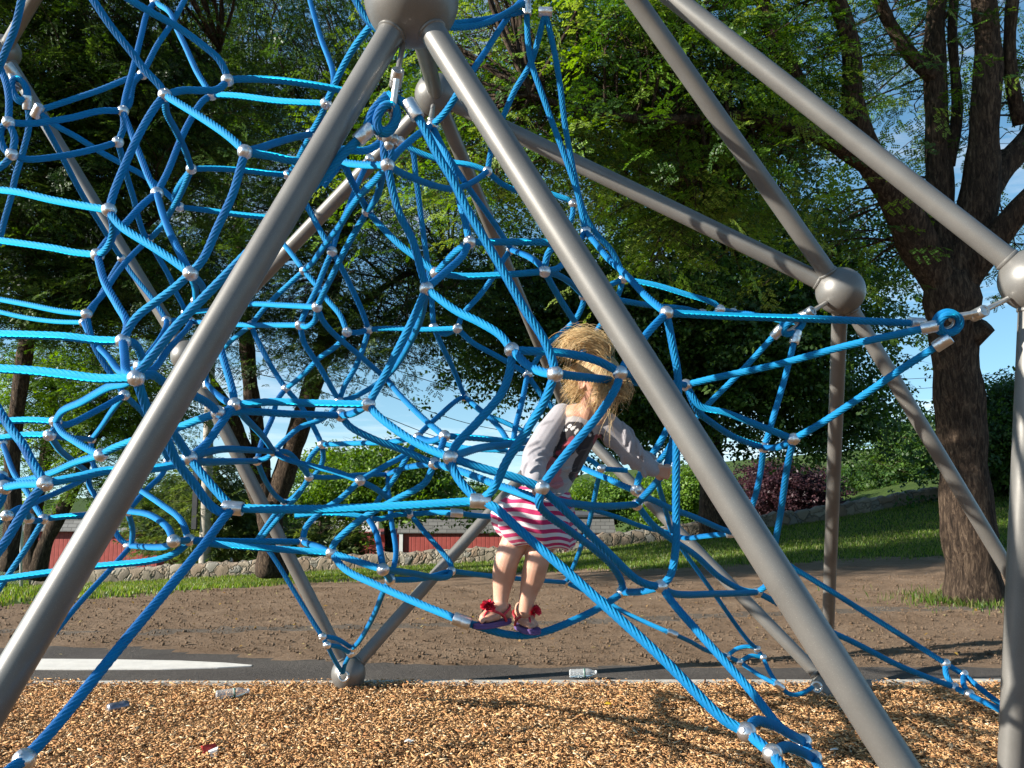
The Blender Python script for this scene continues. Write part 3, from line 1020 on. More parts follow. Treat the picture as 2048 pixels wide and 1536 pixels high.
def ellipsoid(mb, c, ex, ey, ez, k=24):
    V, F = ball((0, 0, 0), 1.0, k, 14)
    V = np.array(V)
    mb.add(np.asarray(c) + V[:, :1] * ex + V[:, 1:2] * ey + V[:, 2:3] * ez, F)


def remeshed(mb, name, voxel, smooth_it, mat, parent):
    o = mesh_np(name + '_raw', np.vstack(mb.v), mb.f, None, None, True)
    rm = o.modifiers.new('r', 'REMESH'); rm.mode = 'VOXEL'; rm.voxel_size = voxel; rm.use_smooth_shade = True
    sm = o.modifiers.new('s', 'SMOOTH'); sm.factor = 0.5; sm.iterations = smooth_it
    bpy.context.view_layer.update()
    dg = bpy.context.evaluated_depsgraph_get()
    me = bpy.data.meshes.new_from_object(o.evaluated_get(dg))
    raw = o.data
    bpy.data.objects.remove(o); bpy.data.meshes.remove(raw)
    me.name = name; me.materials.clear(); me.materials.append(mat)
    me.polygons.foreach_set('use_smooth', np.ones(len(me.polygons), dtype=bool))
    ob = bpy.data.objects.new(name, me); link(ob)
    ob.parent = parent; ob.matrix_parent_inverse = Matrix.Translation(-Vector(parent.location))
    return ob


def nrm(v):
    v = np.asarray(v, float); return v / np.linalg.norm(v)


def rodr(v, ax, a):
    return v * math.cos(a) + np.cross(ax, v) * math.sin(a) + ax * (ax @ v) * (1 - math.cos(a))


def hand(mb, wrist, d, n, side=1, curl=(55, 75, 55), scale=1.0):
    """Child hand: palm along d, palm facing n, fingers curling towards n; side = +-1 puts the thumb."""
    d = nrm(d); n = nrm(n - d * (np.asarray(n) @ d)); s = np.cross(d, n) * side
    sc = scale
    pal = wrist + d * 0.030 * sc
    for t in np.linspace(-1, 1, 5):
        capsule(mb, [wrist + s * t * 0.012 * sc, wrist + d * 0.052 * sc + s * t * 0.021 * sc], [0.0105 * sc, 0.0085 * sc], 12)
    lens = [0.041, 0.046, 0.043, 0.034]
    for i in range(4):
        o_ = (1.5 - i) * 0.0140 * sc
        p = wrist + d * (0.054 - 0.003 * abs(i - 1)) * sc + s * o_
        dirv = nrm(d + s * (1.5 - i) * 0.06)
        pts = [p]; ax = np.cross(dirv, n); ax = ax / np.linalg.norm(ax)
        for j, c in enumerate(curl):
            dirv = rodr(dirv, ax, math.radians(c + (i - 1.5) * 4))
            p = p + dirv * lens[i] * sc * (0.42, 0.33, 0.27)[j]
            pts.append(p)
        capsule(mb, pts, [0.0064 * sc, 0.0062 * sc, 0.0056 * sc, 0.0046 * sc], 12, 0.004)
    tb = wrist + d * 0.014 * sc + s * 0.020 * sc
    t1 = tb + nrm(d * 0.6 + s * 0.75 + n * 0.35) * 0.020 * sc
    t2 = t1 + nrm(d * 0.65 + s * 0.15 + n * 0.75) * 0.017 * sc
    t3 = t2 + nrm(d * 0.35 - s * 0.35 + n * 0.85) * 0.014 * sc
    capsule(mb, [tb, t1, t2, t3], [0.010 * sc, 0.008 * sc, 0.0068 * sc, 0.005 * sc], 12, 0.004)


# skin
m, nt, b = mat_new('child_skin')
tc = nd(nt, 'ShaderNodeTexCoord'); nz = nd(nt, 'ShaderNodeTexNoise', i_Scale=18.0, i_Detail=4.0)
nt.links.new(tc.outputs['Object'], nz.inputs['Vector'])
r = ramp(nt, [(0.3, (0.50, 0.265, 0.18)), (0.7, (0.60, 0.345, 0.245))])
nt.links.new(nz.outputs['Fac'], r.inputs['Fac']); nt.links.new(r.outputs['Color'], b.inputs['Base Color'])
b.inputs['Roughness'].default_value = 0.5; b.inputs['Specular IOR Level'].default_value = 0.4
b.inputs['Subsurface Weight'].default_value = 0.25; b.inputs['Subsurface Radius'].default_value = (0.012, 0.005, 0.003); b.inputs['Subsurface Scale'].default_value = 1.0
M['skin'] = m

girl = empty('person', tuple(W(1015, 1262, 2.98)))
tag(girl, 'small blond girl in grey top and striped pink skirt standing on a blue rope', 'person')

# rope under her feet
it_, d_ = rope_points([l for l in ROPES.strip().split('\n') if l.startswith('fJ 980')][0])
rc = catmull([W(q[0], q[1], d2z(dd)) for q, dd in zip(it_, d_)], 0.004)
rpx = proj(rc)[0]
rope_at = lambda px: rc[np.argmin(abs(rpx - px))]

bd = MB()
hipR, hipL = W(1056, 1048, 3.06), W(1102, 1052, 3.06)
pelvis = W(1080, 1030, 3.06); waist = W(1090, 980, 3.05); chest = W(1122, 915, 3.02); upper = W(1158, 856, 2.99)
shR, shL = W(1124, 832, 2.99), W(1214, 850, 2.98)
capsule(bd, [W(1080, 1045, 3.06), pelvis, waist, chest, upper], [0.080, 0.082, 0.070, 0.075, 0.066])
capsule(bd, [shR, W(1168, 832, 2.97), shL], [0.036, 0.045, 0.036])
neck0, neck1 = W(1172, 832, 2.96), W(1188, 790, 2.92)
capsule(bd, [neck0, neck1], [0.036, 0.034])
# arms
elR, wrR = W(1072, 912, 2.94), W(1072, 968, 2.76)
elL, wrL = W(1262, 905, 3.00), W(1308, 939, 3.03)
capsule(bd, [shR, (shR + elR) / 2, elR], [0.034, 0.030, 0.026]); capsule(bd, [elR, wrR], [0.026, 0.019])
capsule(bd, [shL, (shL + elL) / 2, elL], [0.034, 0.030, 0.026]); capsule(bd, [elL, wrL], [0.026, 0.019])
hand(bd, wrR, W(1080, 1006, 2.70) - wrR, np.array([0.75, -0.65, 0.1]), side=1, curl=(60, 75, 50), scale=0.95)
gripL = W(1334, 930, d2z(28))
hand(bd, wrL + np.array([0, -0.006, 0]), W(1330, 944, 3.025) - wrL, np.array([-0.1, 0.85, 0.5]), side=-1, curl=(70, 80, 50), scale=0.95)
# legs
fR, fL = rope_at(984), rope_at(1046)
soleR = fR[2] + ROPE_R + 0.020; soleL = fL[2] + ROPE_R + 0.020      # z of the top of each sandal sole
anR, anL = W(1001, 1214, 3.035), W(1050, 1222, 3.035)
capsule(bd, [hipR, W(1030, 1085, 3.05), W(1014, 1120, 3.03), W(1008, 1150, 3.045), W(1003, 1185, 3.045), anR], [0.066, 0.050, 0.0435, 0.0425, 0.030, 0.0245], 20)
capsule(bd, [hipL, W(1083, 1090, 3.05), W(1073, 1125, 3.03), W(1066, 1155, 3.045), W(1056, 1190, 3.045), anL], [0.066, 0.050, 0.0445, 0.0430, 0.031, 0.0250], 20)


def foot(mb, ank, z, fwd, side):
    f = nrm([fwd[0], fwd[1], 0]); s = np.array([-f[1], f[0], 0]) * side      # s towards the big toe
    a = np.array([ank[0], ank[1], z])
    heel = a - f * 0.022 + np.array([0, 0, 0.022])
    capsule(mb, [ank, a + np.array([0, 0, 0.045]), heel], [0.0245, 0.026, 0.022])
    capsule(mb, [a + np.array([0, 0, 0.045]), a + f * 0.05 + np.array([0, 0, 0.030]), a + f * 0.088 + np.array([0, 0, 0.017])], [0.026, 0.022, 0.015])
    capsule(mb, [a + f * 0.040 + s * 0.014 + np.array([0, 0, 0.02]), a + f * 0.086 + s * 0.018 + np.array([0, 0, 0.013])], [0.018, 0.013])
    capsule(mb, [a + f * 0.035 - s * 0.012 + np.array([0, 0, 0.017]), a + f * 0.078 - s * 0.017 + np.array([0, 0, 0.011])], [0.017, 0.011])
    for i in range(5):
        off = 0.023 - 0.0115 * i
        L = (0.026, 0.023, 0.020, 0.017, 0.014)[i]; rr = (0.0078, 0.0058, 0.0055, 0.0052, 0.0050)[i]
        p0 = a + f * (0.090 - 0.0022 * i * i * 0.6) + s * off + np.array([0, 0, rr + 0.004])
        capsule(mb, [p0, p0 + f * L * 0.55 + np.array([0, 0, 0.003]), p0 + f * L + np.array([0, 0, -0.002])], [rr, rr * 1.0, rr * 1.05], 12, 0.004)
    return a, f, s


FT = []
fwdR, fwdL = np.array([-0.80, -0.80]), np.array([0.42, -0.9])
anR2 = np.array([anR[0] + 0.004, fR[1] + 0.030, anR[2]]); anL2 = np.array([anL[0] - 0.012, fL[1] + 0.040, anL[2]])
FT.append(foot(bd, anR2, soleR, fwdR, 1)); FT.append(foot(bd, anL2, soleL, fwdL, -1))
capsule(bd, [anR, anR2], [0.0245, 0.0245]); capsule(bd, [anL, anL2], [0.025, 0.025])
# head: turned to her left and bowed
HC = W(1197, 757, 2.90)
fdir = nrm([0.52, -0.30, -0.80]); cup = np.array([0.10, -0.45, 0.88]); cup = nrm(cup - fdir * (cup @ fdir)); sdv = np.cross(fdir, cup)   # sdv: her ... side
HS = 0.93
hx = lambda a, b_, c: HC + (sdv * a + fdir * b_ + cup * c) * HS
ellipsoid(bd, hx(0, -0.008, 0.012), sdv * 0.068, fdir * 0.084, cup * 0.074)
ellipsoid(bd, hx(0, 0.030, -0.026), sdv * 0.054, fdir * 0.046, cup * 0.056)
ellipsoid(bd, hx(0, 0.052, -0.068), sdv * 0.022, fdir * 0.020, cup * 0.016)          # chin
for sg in (-1, 1):
    ellipsoid(bd, hx(0.032 * sg, 0.056, -0.036), sdv * 0.020, fdir * 0.018, cup * 0.020)   # cheeks
    ellipsoid(bd, hx(0.026 * sg, 0.070, 0.010), sdv * 0.018, fdir * 0.010, cup * 0.007)    # brow
    ellipsoid(bd, hx(0.026 * sg, 0.0605, -0.002), sdv * 0.0150, fdir * 0.0140, cup * 0.0105)    # lowered upper lid
    capsule(bd, [hx(0.069 * sg, -0.006 + 0.013 * math.sin(q), -0.020 + 0.019 * math.cos(q)) for q in np.linspace(0.2, 5.6, 9)], [0.0045] * 9, 10, 0.004)   # ear rim
    ellipsoid(bd, hx(0.066 * sg, -0.004, -0.021), sdv * 0.004, fdir * 0.010, cup * 0.016)
ellipsoid(bd, hx(0, 0.084, -0.024), sdv * 0.0085, fdir * 0.010, cup * 0.008)            # nose tip
capsule(bd, [hx(0, 0.072, 0.004), hx(0, 0.082, -0.020)], [0.006, 0.0075], 12, 0.004)
for sg in (-1, 1): ellipsoid(bd, hx(0.008 * sg, 0.079, -0.026), sdv * 0.005, fdir * 0.006, cup * 0.005)
ellipsoid(bd, hx(0, 0.074, -0.046), sdv * 0.014, fdir * 0.005, cup * 0.0035)            # lips
ellipsoid(bd, hx(0, 0.072, -0.053), sdv * 0.012, fdir * 0.005, cup * 0.004)
body = remeshed(bd, 'body', 0.0027, 5, M['skin'], girl)
M['eyewhite'] = simple('eye', (0.70, 0.68, 0.66), rough=0.2); M['iris'] = simple('iris', (0.06, 0.10, 0.16), rough=0.15)
for sg in (-1, 1):
    e_ = MB().add(*ball(hx(0.026 * sg, 0.060, -0.006), 0.0125, 16, 10)).build('eye', M['eyewhite'], girl)
    MB().add(*ball(hx(0.026 * sg, 0.0665, -0.009), 0.0068, 14, 8)).build('iris', M['iris'], e_).matrix_parent_inverse = Matrix.Translation(-Vector(girl.location)) if False else Matrix.Identity(4)

# ---------------------------------------------------------------- shirt
st = MB()
capsule(st, [W(1086, 1010, 3.055), W(1092, 975, 3.05), chest, upper], [0.080, 0.080, 0.084, 0.075])
capsule(st, [shR, W(1160, 848, 2.985), shL], [0.041, 0.052, 0.041])
slR = [shR, W(1098, 870, 2.965), elR, W(1069, 945, 2.84), W(1071, 962, 2.775)]
slL = [shL, W(1242, 880, 2.99), elL, W(1288, 926, 3.02), W(1306, 938, 3.03)]
capsule(st, slR, [0.045, 0.051, 0.047, 0.038, 0.027]); capsule(st, slL, [0.045, 0.045, 0.041, 0.036, 0.027])
capsule(st, [slR[-2], slR[-1]], [0.027, 0.029]); capsule(st, [slL[-1] - nrm(slL[-1] - slL[-2]) * .014, slL[-1]], [0.028, 0.0285])
# creases
rg = np.random.default_rng(4)
for A, cnt in ((slR, 20), (slL, 20)):
    C = catmull(A, 0.01); T, N, B_ = frames(C)
    for _ in range(cnt):
        i = rg.integers(3, len(C) - 3); a = rg.uniform(0, 6.28)
        R_ = np.interp(i / len(C), [0, .3, .6, .9, 1], [0.044, 0.049, 0.043, 0.036, 0.026])
        pp = [C[min(len(C) - 1, max(0, i + int(q * 2.5)))] + (N[i] * math.cos(a + q * .5) + B_[i] * math.sin(a + q * .5)) * R_ for q in (-1.2, -.4, .4, 1.2)]
        capsule(st, pp, [0.003, 0.0085, 0.008, 0.003], 8)
for _ in range(10):
    t_ = rg.uniform(0, 1); c_ = W(1086 + 60 * t_, 1000 - 120 * t_, 3.04 - .04 * t_); a = rg.uniform(-2.6, -0.5)
    pp = [c_ + np.array([math.cos(a + q) * .080, math.sin(a + q) * .080, 0.02 * q]) for q in (-.5, -.15, .2, .5)]
    capsule(st, pp, [0.003, 0.006, 0.006, 0.003], 8)
shirt_m, nt, b = mat_new('grey_jersey')
at = nd(nt, 'ShaderNodeAttribute', attribute_name='leafcol')
tc = nd(nt, 'ShaderNodeTexCoord'); nz = nd(nt, 'ShaderNodeTexNoise', i_Scale=420.0, i_Detail=3.0)
nt.links.new(tc.outputs['Object'], nz.inputs['Vector'])
r = ramp(nt, [(0.3, (0.78, 0.78, 0.80)), (0.7, (1, 1, 1))]); nt.links.new(nz.outputs['Fac'], r.inputs['Fac'])
mu = nd(nt, 'ShaderNodeMix', data_type='RGBA', blend_type='MULTIPLY', i_0=1.0)
nt.links.new(at.outputs['Color'], mu.inputs[6]); nt.links.new(r.outputs['Color'], mu.inputs[7]); nt.links.new(mu.outputs[2], b.inputs['Base Color'])
b.inputs['Roughness'].default_value = 0.9; b.inputs['Sheen Weight'].default_value = 0.3
bp = nd(nt, 'ShaderNodeBump', i_Strength=0.25, i_Distance=0.003); nt.links.new(nz.outputs['Fac'], bp.inputs['Height']); nt.links.new(bp.outputs['Normal'], b.inputs['Normal'])
M['shirt'] = shirt_m
shirt = remeshed(st, 'shirt', 0.0030, 4, M['shirt'], girl)
# print on the chest: two dark butterflies with red wing cells, and a faded rose
nV = len(shirt.data.vertices)
co_ = np.zeros(nV * 3, np.float32); shirt.data.vertices.foreach_get('co', co_); co_ = co_.reshape(-1, 3).astype(float)
no_ = np.zeros(nV * 3, np.float32); shirt.data.vertices.foreach_get('normal', no_); no_ = no_.reshape(-1, 3)
X, Y, _z = proj(co_)
front = (no_ @ nrm(CAM - HC)) > -0.05


def seg_dist(P, A):
    A = catmull(A, 0.01)
    return np.sqrt(np.min(((P[:, None, :] - A[None]) ** 2).sum(-1), axis=1))


dT = seg_dist(co_, [W(1086, 1010, 3.055), chest, upper]) - 0.080
dS = np.minimum(seg_dist(co_, slR[:4]) - 0.040, seg_dist(co_, slL[:4]) - 0.038)
tor = front & (dT < dS + 0.004)
col = np.tile(np.array([0.33, 0.31, 0.325]), (nV, 1))
col[tor] = (0.36, 0.33, 0.32)


def ell(cx, cy, rx, ry, rot=0.0, wob_=0.12):
    c, s = math.cos(math.radians(rot)), math.sin(math.radians(rot))
    u = ((X - cx) * c + (Y - cy) * s) / rx; v = (-(X - cx) * s + (Y - cy) * c) / ry
    return u * u + v * v < 1 + wob_ * np.sin(5 * np.arctan2(v, u) + cx)


BLK, RED, PNK, WHT = (0.018, 0.012, 0.014), (0.26, 0.03, 0.045), (0.48, 0.19, 0.22), (0.66, 0.62, 0.58)
for e in [(1100, 938, 22, 26, 0), (1112, 965, 15, 13, 0)]: col[tor & ell(*e)] = PNK
for e in [(1100, 938, 15, 18, 0), (1101, 939, 6, 8, 0)]: col[tor & ell(*e)] = (0.36, 0.15, 0.17)
col[tor & ell(1101, 939, 10, 12, 0)] = PNK
for e in [(1146, 868, 20, 24, 35), (1133, 893, 17, 22, 30), (1170, 888, 14, 26, 20), (1122, 905, 18, 13, 10), (1196, 898, 20, 30, 15), (1186, 925, 32, 24, -25), (1165, 950, 24, 18, -20), (1205, 935, 16, 20, 20), (1160, 925, 10, 20, 35)]:
    col[tor & ell(e[0], e[1], e[2] * 1.15, e[3] * 1.12, e[4])] = BLK
for e in [(1131, 893, 7, 11, 30), (1142, 880, 6, 9, 40), (1120, 906, 9, 6, 0), (1195, 880, 8, 13, 15), (1184, 926, 17, 9, -25), (1163, 951, 13, 8, -20), (1203, 916, 7, 10, 20), (1176, 940, 7, 7, 0), (1198, 945, 6, 7, 0)]:
    col[tor & ell(*e)] = RED
for e in [(1139, 852, 3, 5, 60), (1146, 856, 3, 6, 50), (1153, 862, 3, 5, 40), (1131, 860, 2.5, 5, 70), (1213, 926, 3, 3, 0), (1211, 938, 3, 4, 0), (1204, 948, 3, 3, 0), (1150, 866, 2.5, 3, 0), (1180, 870, 3, 3, 0)]:
    col[tor & ell(*e)] = WHT
# silver sequin strip beside the left shoulder
sq = tor & (X > 1196) & (Y < 900) & ~ell(1196, 898, 20, 30, 15)
col[sq] = np.array([0.24, 0.22, 0.23]) * (0.5 + rg.random((sq.sum(), 1)) * 1.4)
# scooped neckline seam
col = np.concatenate([col, np.ones((nV, 1))], 1).astype(np.float32)
a_ = shirt.data.attributes.new('leafcol', 'FLOAT_COLOR', 'POINT'); a_.data.foreach_set('color', col.ravel())

# ---------------------------------------------------------------- skirt
m, nt, b = mat_new('striped_cotton')
at = nd(nt, 'ShaderNodeAttribute', attribute_name='row')
sn = nd(nt, 'ShaderNodeMath', operation='FRACT'); nt.links.new(at.outputs['Fac'], sn.inputs[0])
r = ramp(nt, [(0.0, (0.44, 0.010, 0.095)), (0.5, (0.60, 0.54, 0.55))], 'CONSTANT'); nt.links.new(sn.outputs[0], r.inputs['Fac'])
nt.links.new(r.outputs['Color'], b.inputs['Base Color']); b.inputs['Roughness'].default_value = 0.85; b.inputs['Sheen Weight'].default_value = 0.2
tc = nd(nt, 'ShaderNodeTexCoord'); nz = nd(nt, 'ShaderNodeTexNoise', i_Scale=350.0); nt.links.new(tc.outputs['Object'], nz.inputs['Vector'])
bp = nd(nt, 'ShaderNodeBump', i_Strength=0.2, i_Distance=0.003); nt.links.new(nz.outputs['Fac'], bp.inputs['Height']); nt.links.new(bp.outputs['Normal'], b.inputs['Normal'])
M['skirt'] = m
rings = [(978, 1090, 0.094, 0.088), (990, 1084, 0.110, 0.098), (1010, 1072, 0.140, 0.108), (1032, 1064, 0.158, 0.116), (1055, 1066, 0.156, 0.118), (1074, 1072, 0.144, 0.112), (1088, 1079, 0.126, 0.100), (1093, 1081, 0.112, 0.090), (1088, 1081, 0.100, 0.080), (1070, 1079, 0.098, 0.078)]
ky = np.array([q[0] for q in rings]); NR, NS = 60, 110
tt = np.linspace(0, len(rings) - 1, NR); VV = []; row = []
for i, t in enumerate(tt):
    f_ = [np.interp(t, range(len(rings)), [q[j] for q in rings]) for j in range(4)]
    am = np.interp(t, [0, 2, 5, 7, 9], [0.010, 0.045, 0.085, 0.10, 0.08])
    for j in range(NS):
        th = 2 * PI * j / NS
        w_ = 1 + am * (0.6 * math.sin(8 * th + 0.5 * math.sin(2 * th) + 0.25 * t) + 0.5 * math.sin(5 * th + 1.3 - 0.2 * t) + 0.25 * math.sin(17 * th))
        c0 = W(f_[1], f_[0], 3.06)
        tilt = 0.020 * math.sin(th) * 0 - 0.012 * math.cos(th)
        VV.append((c0[0] + f_[2] * 0.94 * w_ * math.cos(th), c0[1] + f_[3] * w_ * math.sin(th), c0[2] + tilt + 0.006 * math.sin(6 * th + 1) * am * 10))
        row.append(t * 1.28 + 0.04 * math.sin(3 * th))
FF = np.array([(i * NS + j, (i + 1) * NS + j, (i + 1) * NS + (j + 1) % NS, i * NS + (j + 1) % NS) for i in range(NR - 1) for j in range(NS)], np.int32)
skirt = mesh_np('skirt', np.array(VV), FF, M['skirt'], girl, attr={'row': ('POINT', 'FLOAT', np.array(row))})
so_ = skirt.modifiers.new('thick', 'SOLIDIFY'); so_.thickness = 0.002

# ---------------------------------------------------------------- sandals
M['sole'] = simple('purple_foam', (0.10, 0.055, 0.19), rough=0.7, var=0.1, scale=40)
M['strap'] = simple('red_strap', (0.50, 0.03, 0.05), rough=0.5)
M['petal'] = simple('red_cloth_petal', (0.62, 0.012, 0.045), rough=0.75, var=0.25, scale=60)
for fi, ((a, f, s), sidx) in enumerate(zip(FT, (1, -1))):
    ol = []
    for t in np.linspace(0, 2 * PI, 44, endpoint=False):
        u = math.cos(t); v = math.sin(t)
        ln = 0.042 + 0.092 * u
        wd = (0.034 + 0.007 * u) * (1 - 0.12 * math.exp(-((u + 0.1) / 0.35) ** 2))
        ol.append(a + f * ln + s * (wd * v + 0.003 * u))
    ol = np.array(ol); n = len(ol); cen = ol.mean(0)
    lay = [(0.94, -0.019), (1.0, -0.016), (1.0, -0.0105), (0.985, -0.0095), (0.985, -0.0085), (1.0, -0.0075), (1.0, -0.002), (0.96, 0.0)]
    V = np.vstack([cen + (ol - cen) * q + np.array([0, 0, h + 0.004 * 0]) for q, h in lay])
    F = [(i * n + j, i * n + (j + 1) % n, (i + 1) * n + (j + 1) % n, (i + 1) * n + j) for i in range(len(lay) - 1) for j in range(n)]
    F += [tuple(reversed(range(n))), tuple((len(lay) - 1) * n + j for j in range(n))]
    sd = mesh_np('sandal', V, F, M['sole'], girl); shade_auto(sd, 40)
    up = np.array([0, 0, 1.0])
    toe = a + f * 0.098 + s * 0.010 + up * 0.004; top = a + f * 0.072 + s * 0.006 + up * 0.040
    mb = MB()
    mb.add(*tube(catmull([toe, toe + up * 0.018 - f * 0.004, top], 0.004), 0.0042, 10))
    for sg in (-1, 1):
        mb.add(*tube(catmull([top, a + f * 0.055 + s * 0.024 * sg + up * 0.036, a + f * 0.020 + s * 0.031 * sg + up * 0.018, a + f * 0.004 + s * 0.028 * sg + up * -0.002], 0.004), 0.0048, 10))
    mb.add(*tube(catmull([a + f * 0.02 + s * 0.030 + up * 0.02, a - f * 0.012 + s * 0.029 + up * 0.042, a - f * 0.034 + up * 0.048, a - f * 0.012 - s * 0.029 + up * 0.042, a + f * 0.02 - s * 0.030 + up * 0.02], 0.004), 0.0042, 10))
    o_ = mb.build('strap', M['strap'], sd); o_.matrix_parent_inverse = Matrix.Identity(4)
    fc = top + up * 0.012 + s * (0.006 if fi == 0 else -0.018) + f * 0.006
    mb = MB()
    for q in range(64):
        ph = rg.uniform(0, 6.28); el = rg.uniform(-0.25, 1.2)
        dr = nrm(s * math.cos(ph) * math.cos(el) + f * math.sin(ph) * math.cos(el) + up * math.sin(el))
        w_ = nrm(np.cross(dr, rg.normal(0, 1, 3))); L_ = rg.uniform(0.017, 0.025); c0 = fc + dr * 0.004
        tip = c0 + dr * L_; e1 = w_ * L_ * 0.38; cu = np.cross(dr, w_) * L_ * 0.2
        mb.add([c0, c0 + dr * L_ * .6 + e1 + cu, tip + e1 * .5 - cu, tip - e1 * .6 + cu, c0 + dr * L_ * .55 - e1 - cu], [(0, 1, 2), (0, 2, 3), (0, 3, 4)])
    o_ = mb.build('flower', M['petal'], sd, smooth=False); o_.matrix_parent_inverse = Matrix.Identity(4)

# ---------------------------------------------------------------- hair
m, nt, b = mat_new('blond_hair')
at = nd(nt, 'ShaderNodeAttribute', attribute_name='leafcol'); nt.links.new(at.outputs['Color'], b.inputs['Base Color'])
b.inputs['Roughness'].default_value = 0.42; b.inputs['Specular IOR Level'].default_value = 0.55; b.inputs['Anisotropic'].default_value = 0.5
tr = nd(nt, 'ShaderNodeBsdfTranslucent'); nt.links.new(at.outputs['Color'], tr.inputs['Color'])
mx = nd(nt, 'ShaderNodeMixShader', i_0=0.25); nt.links.new(b.outputs['BSDF'], mx.inputs[1]); nt.links.new(tr.outputs['BSDF'], mx.inputs[2]); nt.links.new(mx.outputs['Shader'], nt.nodes['Material Output'].inputs['Surface'])
M['hair'] = m
HV, HF, HCo, hn = [], [], [], 0


def strand(pts, r, c, step=0.010):
    global hn
    C = catmull(pts, step); n = len(C)
    R = r * np.interp(np.linspace(0, 1, n), [0, .22, .7, 1], [0.2, 1, .8, .15])
    V, F = tube(C, R, 4, caps=False)
    HV.append(V); HF.append(np.asarray(F).reshape(-1, 4) + hn); hn += len(V)
    HCo.append(np.tile(np.array([*c, 1.0]), (len(V), 1)))


def hcol(light=0.5):
    a, b_ = np.array([0.50, 0.28, 0.10]), np.array([0.88, 0.68, 0.36])
    t = np.clip(light + rg.normal(0, 0.32), -0.35, 1)
    return (a + (b_ - a) * t) * rg.uniform(0.85, 1.12)


E0 = hx(0, -0.008, 0.012)
def scalp(a, b_, c, k=1.0):
    v = nrm([a, b_, c]); return E0 + (sdv * 0.067 * v[0] + fdir * 0.082 * v[1] + cup * 0.073 * v[2]) * k


tie_dir = nrm([0.0, -0.20, 1.0])
TIE = E0 + sdv * 0.067 * tie_dir[0] + fdir * 0.082 * tie_dir[1] + cup * 0.073 * tie_dir[2]
TIE = TIE + cup * 0.006
# skull cap under the strands
Vc, Fc = ball((0, 0, 0), 1.0, 40, 26); Vc = np.array(Vc)
# keep the part of the ellipsoid that carries hair (not the face)
keepv = ~((Vc[:, 1] > 0.42) & (Vc[:, 2] < 0.30)) & (Vc[:, 2] > -0.45 - 0.3 * Vc[:, 1])
capV = E0 + Vc[:, :1] * sdv * 0.0668 + Vc[:, 1:2] * fdir * 0.0815 + Vc[:, 2:3] * cup * 0.0725
capF = [q for q in Fc if len(q) == 4 and all(keepv[list(q)])]
HV.append(capV); HF.append(np.array(capF) + hn); hn += len(capV); HCo.append(np.tile(np.array([0.34, 0.20, 0.09, 1]), (len(capV), 1)))
for i in range(1900):
    az = rg.uniform(0, 2 * PI)
    ff = math.cos(az)           # +1 = forehead, -1 = nape
    el = np.interp(ff, [-1, -0.2, 0.35, 1], [-0.66, -0.42, -0.10, 0.22]) + rg.normal(0, 0.13)
    v0 = np.array([math.sin(az) * math.cos(el), math.cos(az) * math.cos(el), math.sin(el)])
    t0 = rg.uniform(0, 0.55)
    pts = []
    for t in np.linspace(t0, 1, 6):
        v = v0 * (1 - t) + tie_dir * t; v = v / np.linalg.norm(v)
        pts.append(scalp(*(v + rg.normal(0, .015, 3)), 1.012 + 0.030 * math.sin(PI * t) + rg.uniform(0, .025)))
    pts[-1] = TIE + rg.normal(0, .004, 3)
    strand(pts, rg.uniform(0.0007, 0.0012), hcol(0.38))
# the tail: up out of the tie, over and down her right side
tail = [TIE, TIE + np.array([-0.014, -0.004, 0.036]), W(1166, 672, 2.85), W(1143, 684, 2.86), W(1128, 718, 2.87)]
for i in range(950):
    sp = rg.normal(0, 1, 3); ln = rg.uniform(0.55, 1.0); wild = rg.random() < 0.15
    pts = []
    for j, p in enumerate(tail):
        k_ = [0.003, 0.010, 0.014, 0.015, 0.018][j] * (1.6 if wild else 1.0)
        pts.append(p + sp * np.array([1, 1, 0.8]) * k_ + rg.normal(0, 0.004 if j else 0.001, 3) + np.array([0, 0, 0.004 * j * math.sin(i)]))
    n_ = max(3, int(round(ln * 5)))
    strand(pts[:n_], rg.uniform(0.0006, 0.0011), hcol(0.78))
# loose hair falling beside the ear and cheeks, and flyaways
for i in range(1300):
    g = rg.random()
    if g < 0.38:   # her right side (left in the photo)
        s0 = scalp(rg.uniform(-1, -.6), rg.uniform(-.7, .3), rg.uniform(-.1, .7), 1.03)
        e = W(rg.uniform(1118, 1168), rg.uniform(730, 790) + rg.exponential(16), 2.89 + rg.uniform(-.03, .05))
    elif g < 0.85:  # front right: locks hanging over her face
        s0 = scalp(rg.uniform(-.5, .9), rg.uniform(.25, .8), rg.uniform(.35, .9), 1.03)
        xe = rg.uniform(1176, 1264); e = W(xe, rg.uniform(770, 800) + rg.exponential(14) * (1.2 if xe < 1235 else 0.5), 2.79 + rg.uniform(-.03, .05))
    else:
        s0 = TIE + rg.normal(0, .01, 3); e = W(rg.uniform(1118, 1225), rg.uniform(656, 700), 2.86 + rg.uniform(-.03, .03))
    m_ = (s0 + e) / 2 + nrm((s0 + e) / 2 - HC) * rg.uniform(0.012, 0.035) + rg.normal(0, .006, 3)
    strand([s0, (s0 + m_) / 2 + rg.normal(0, .004, 3), m_, (m_ + e) / 2 + rg.normal(0, .005, 3), e], rg.uniform(0.0005, 0.0010), hcol(0.60))
sgn_ = HV
hair = mesh_np('hair', np.vstack(HV), np.vstack(HF), M['hair'], girl, attr={'leafcol': ('POINT', 'FLOAT_COLOR', np.vstack(HCo))})
M['tie'] = simple('teal_elastic', (0.02, 0.10, 0.12), rough=0.7)
t = np.linspace(0, 2 * PI, 24)
q1 = nrm(np.cross(cup, fdir)); q2 = np.cross(cup, q1)
MB().add(*tube(np.array([TIE + cup * 0.004 + (q1 * math.cos(a) + q2 * math.sin(a)) * 0.011 for a in t]), 0.004, 8)).build('hair_tie', M['tie'], girl)

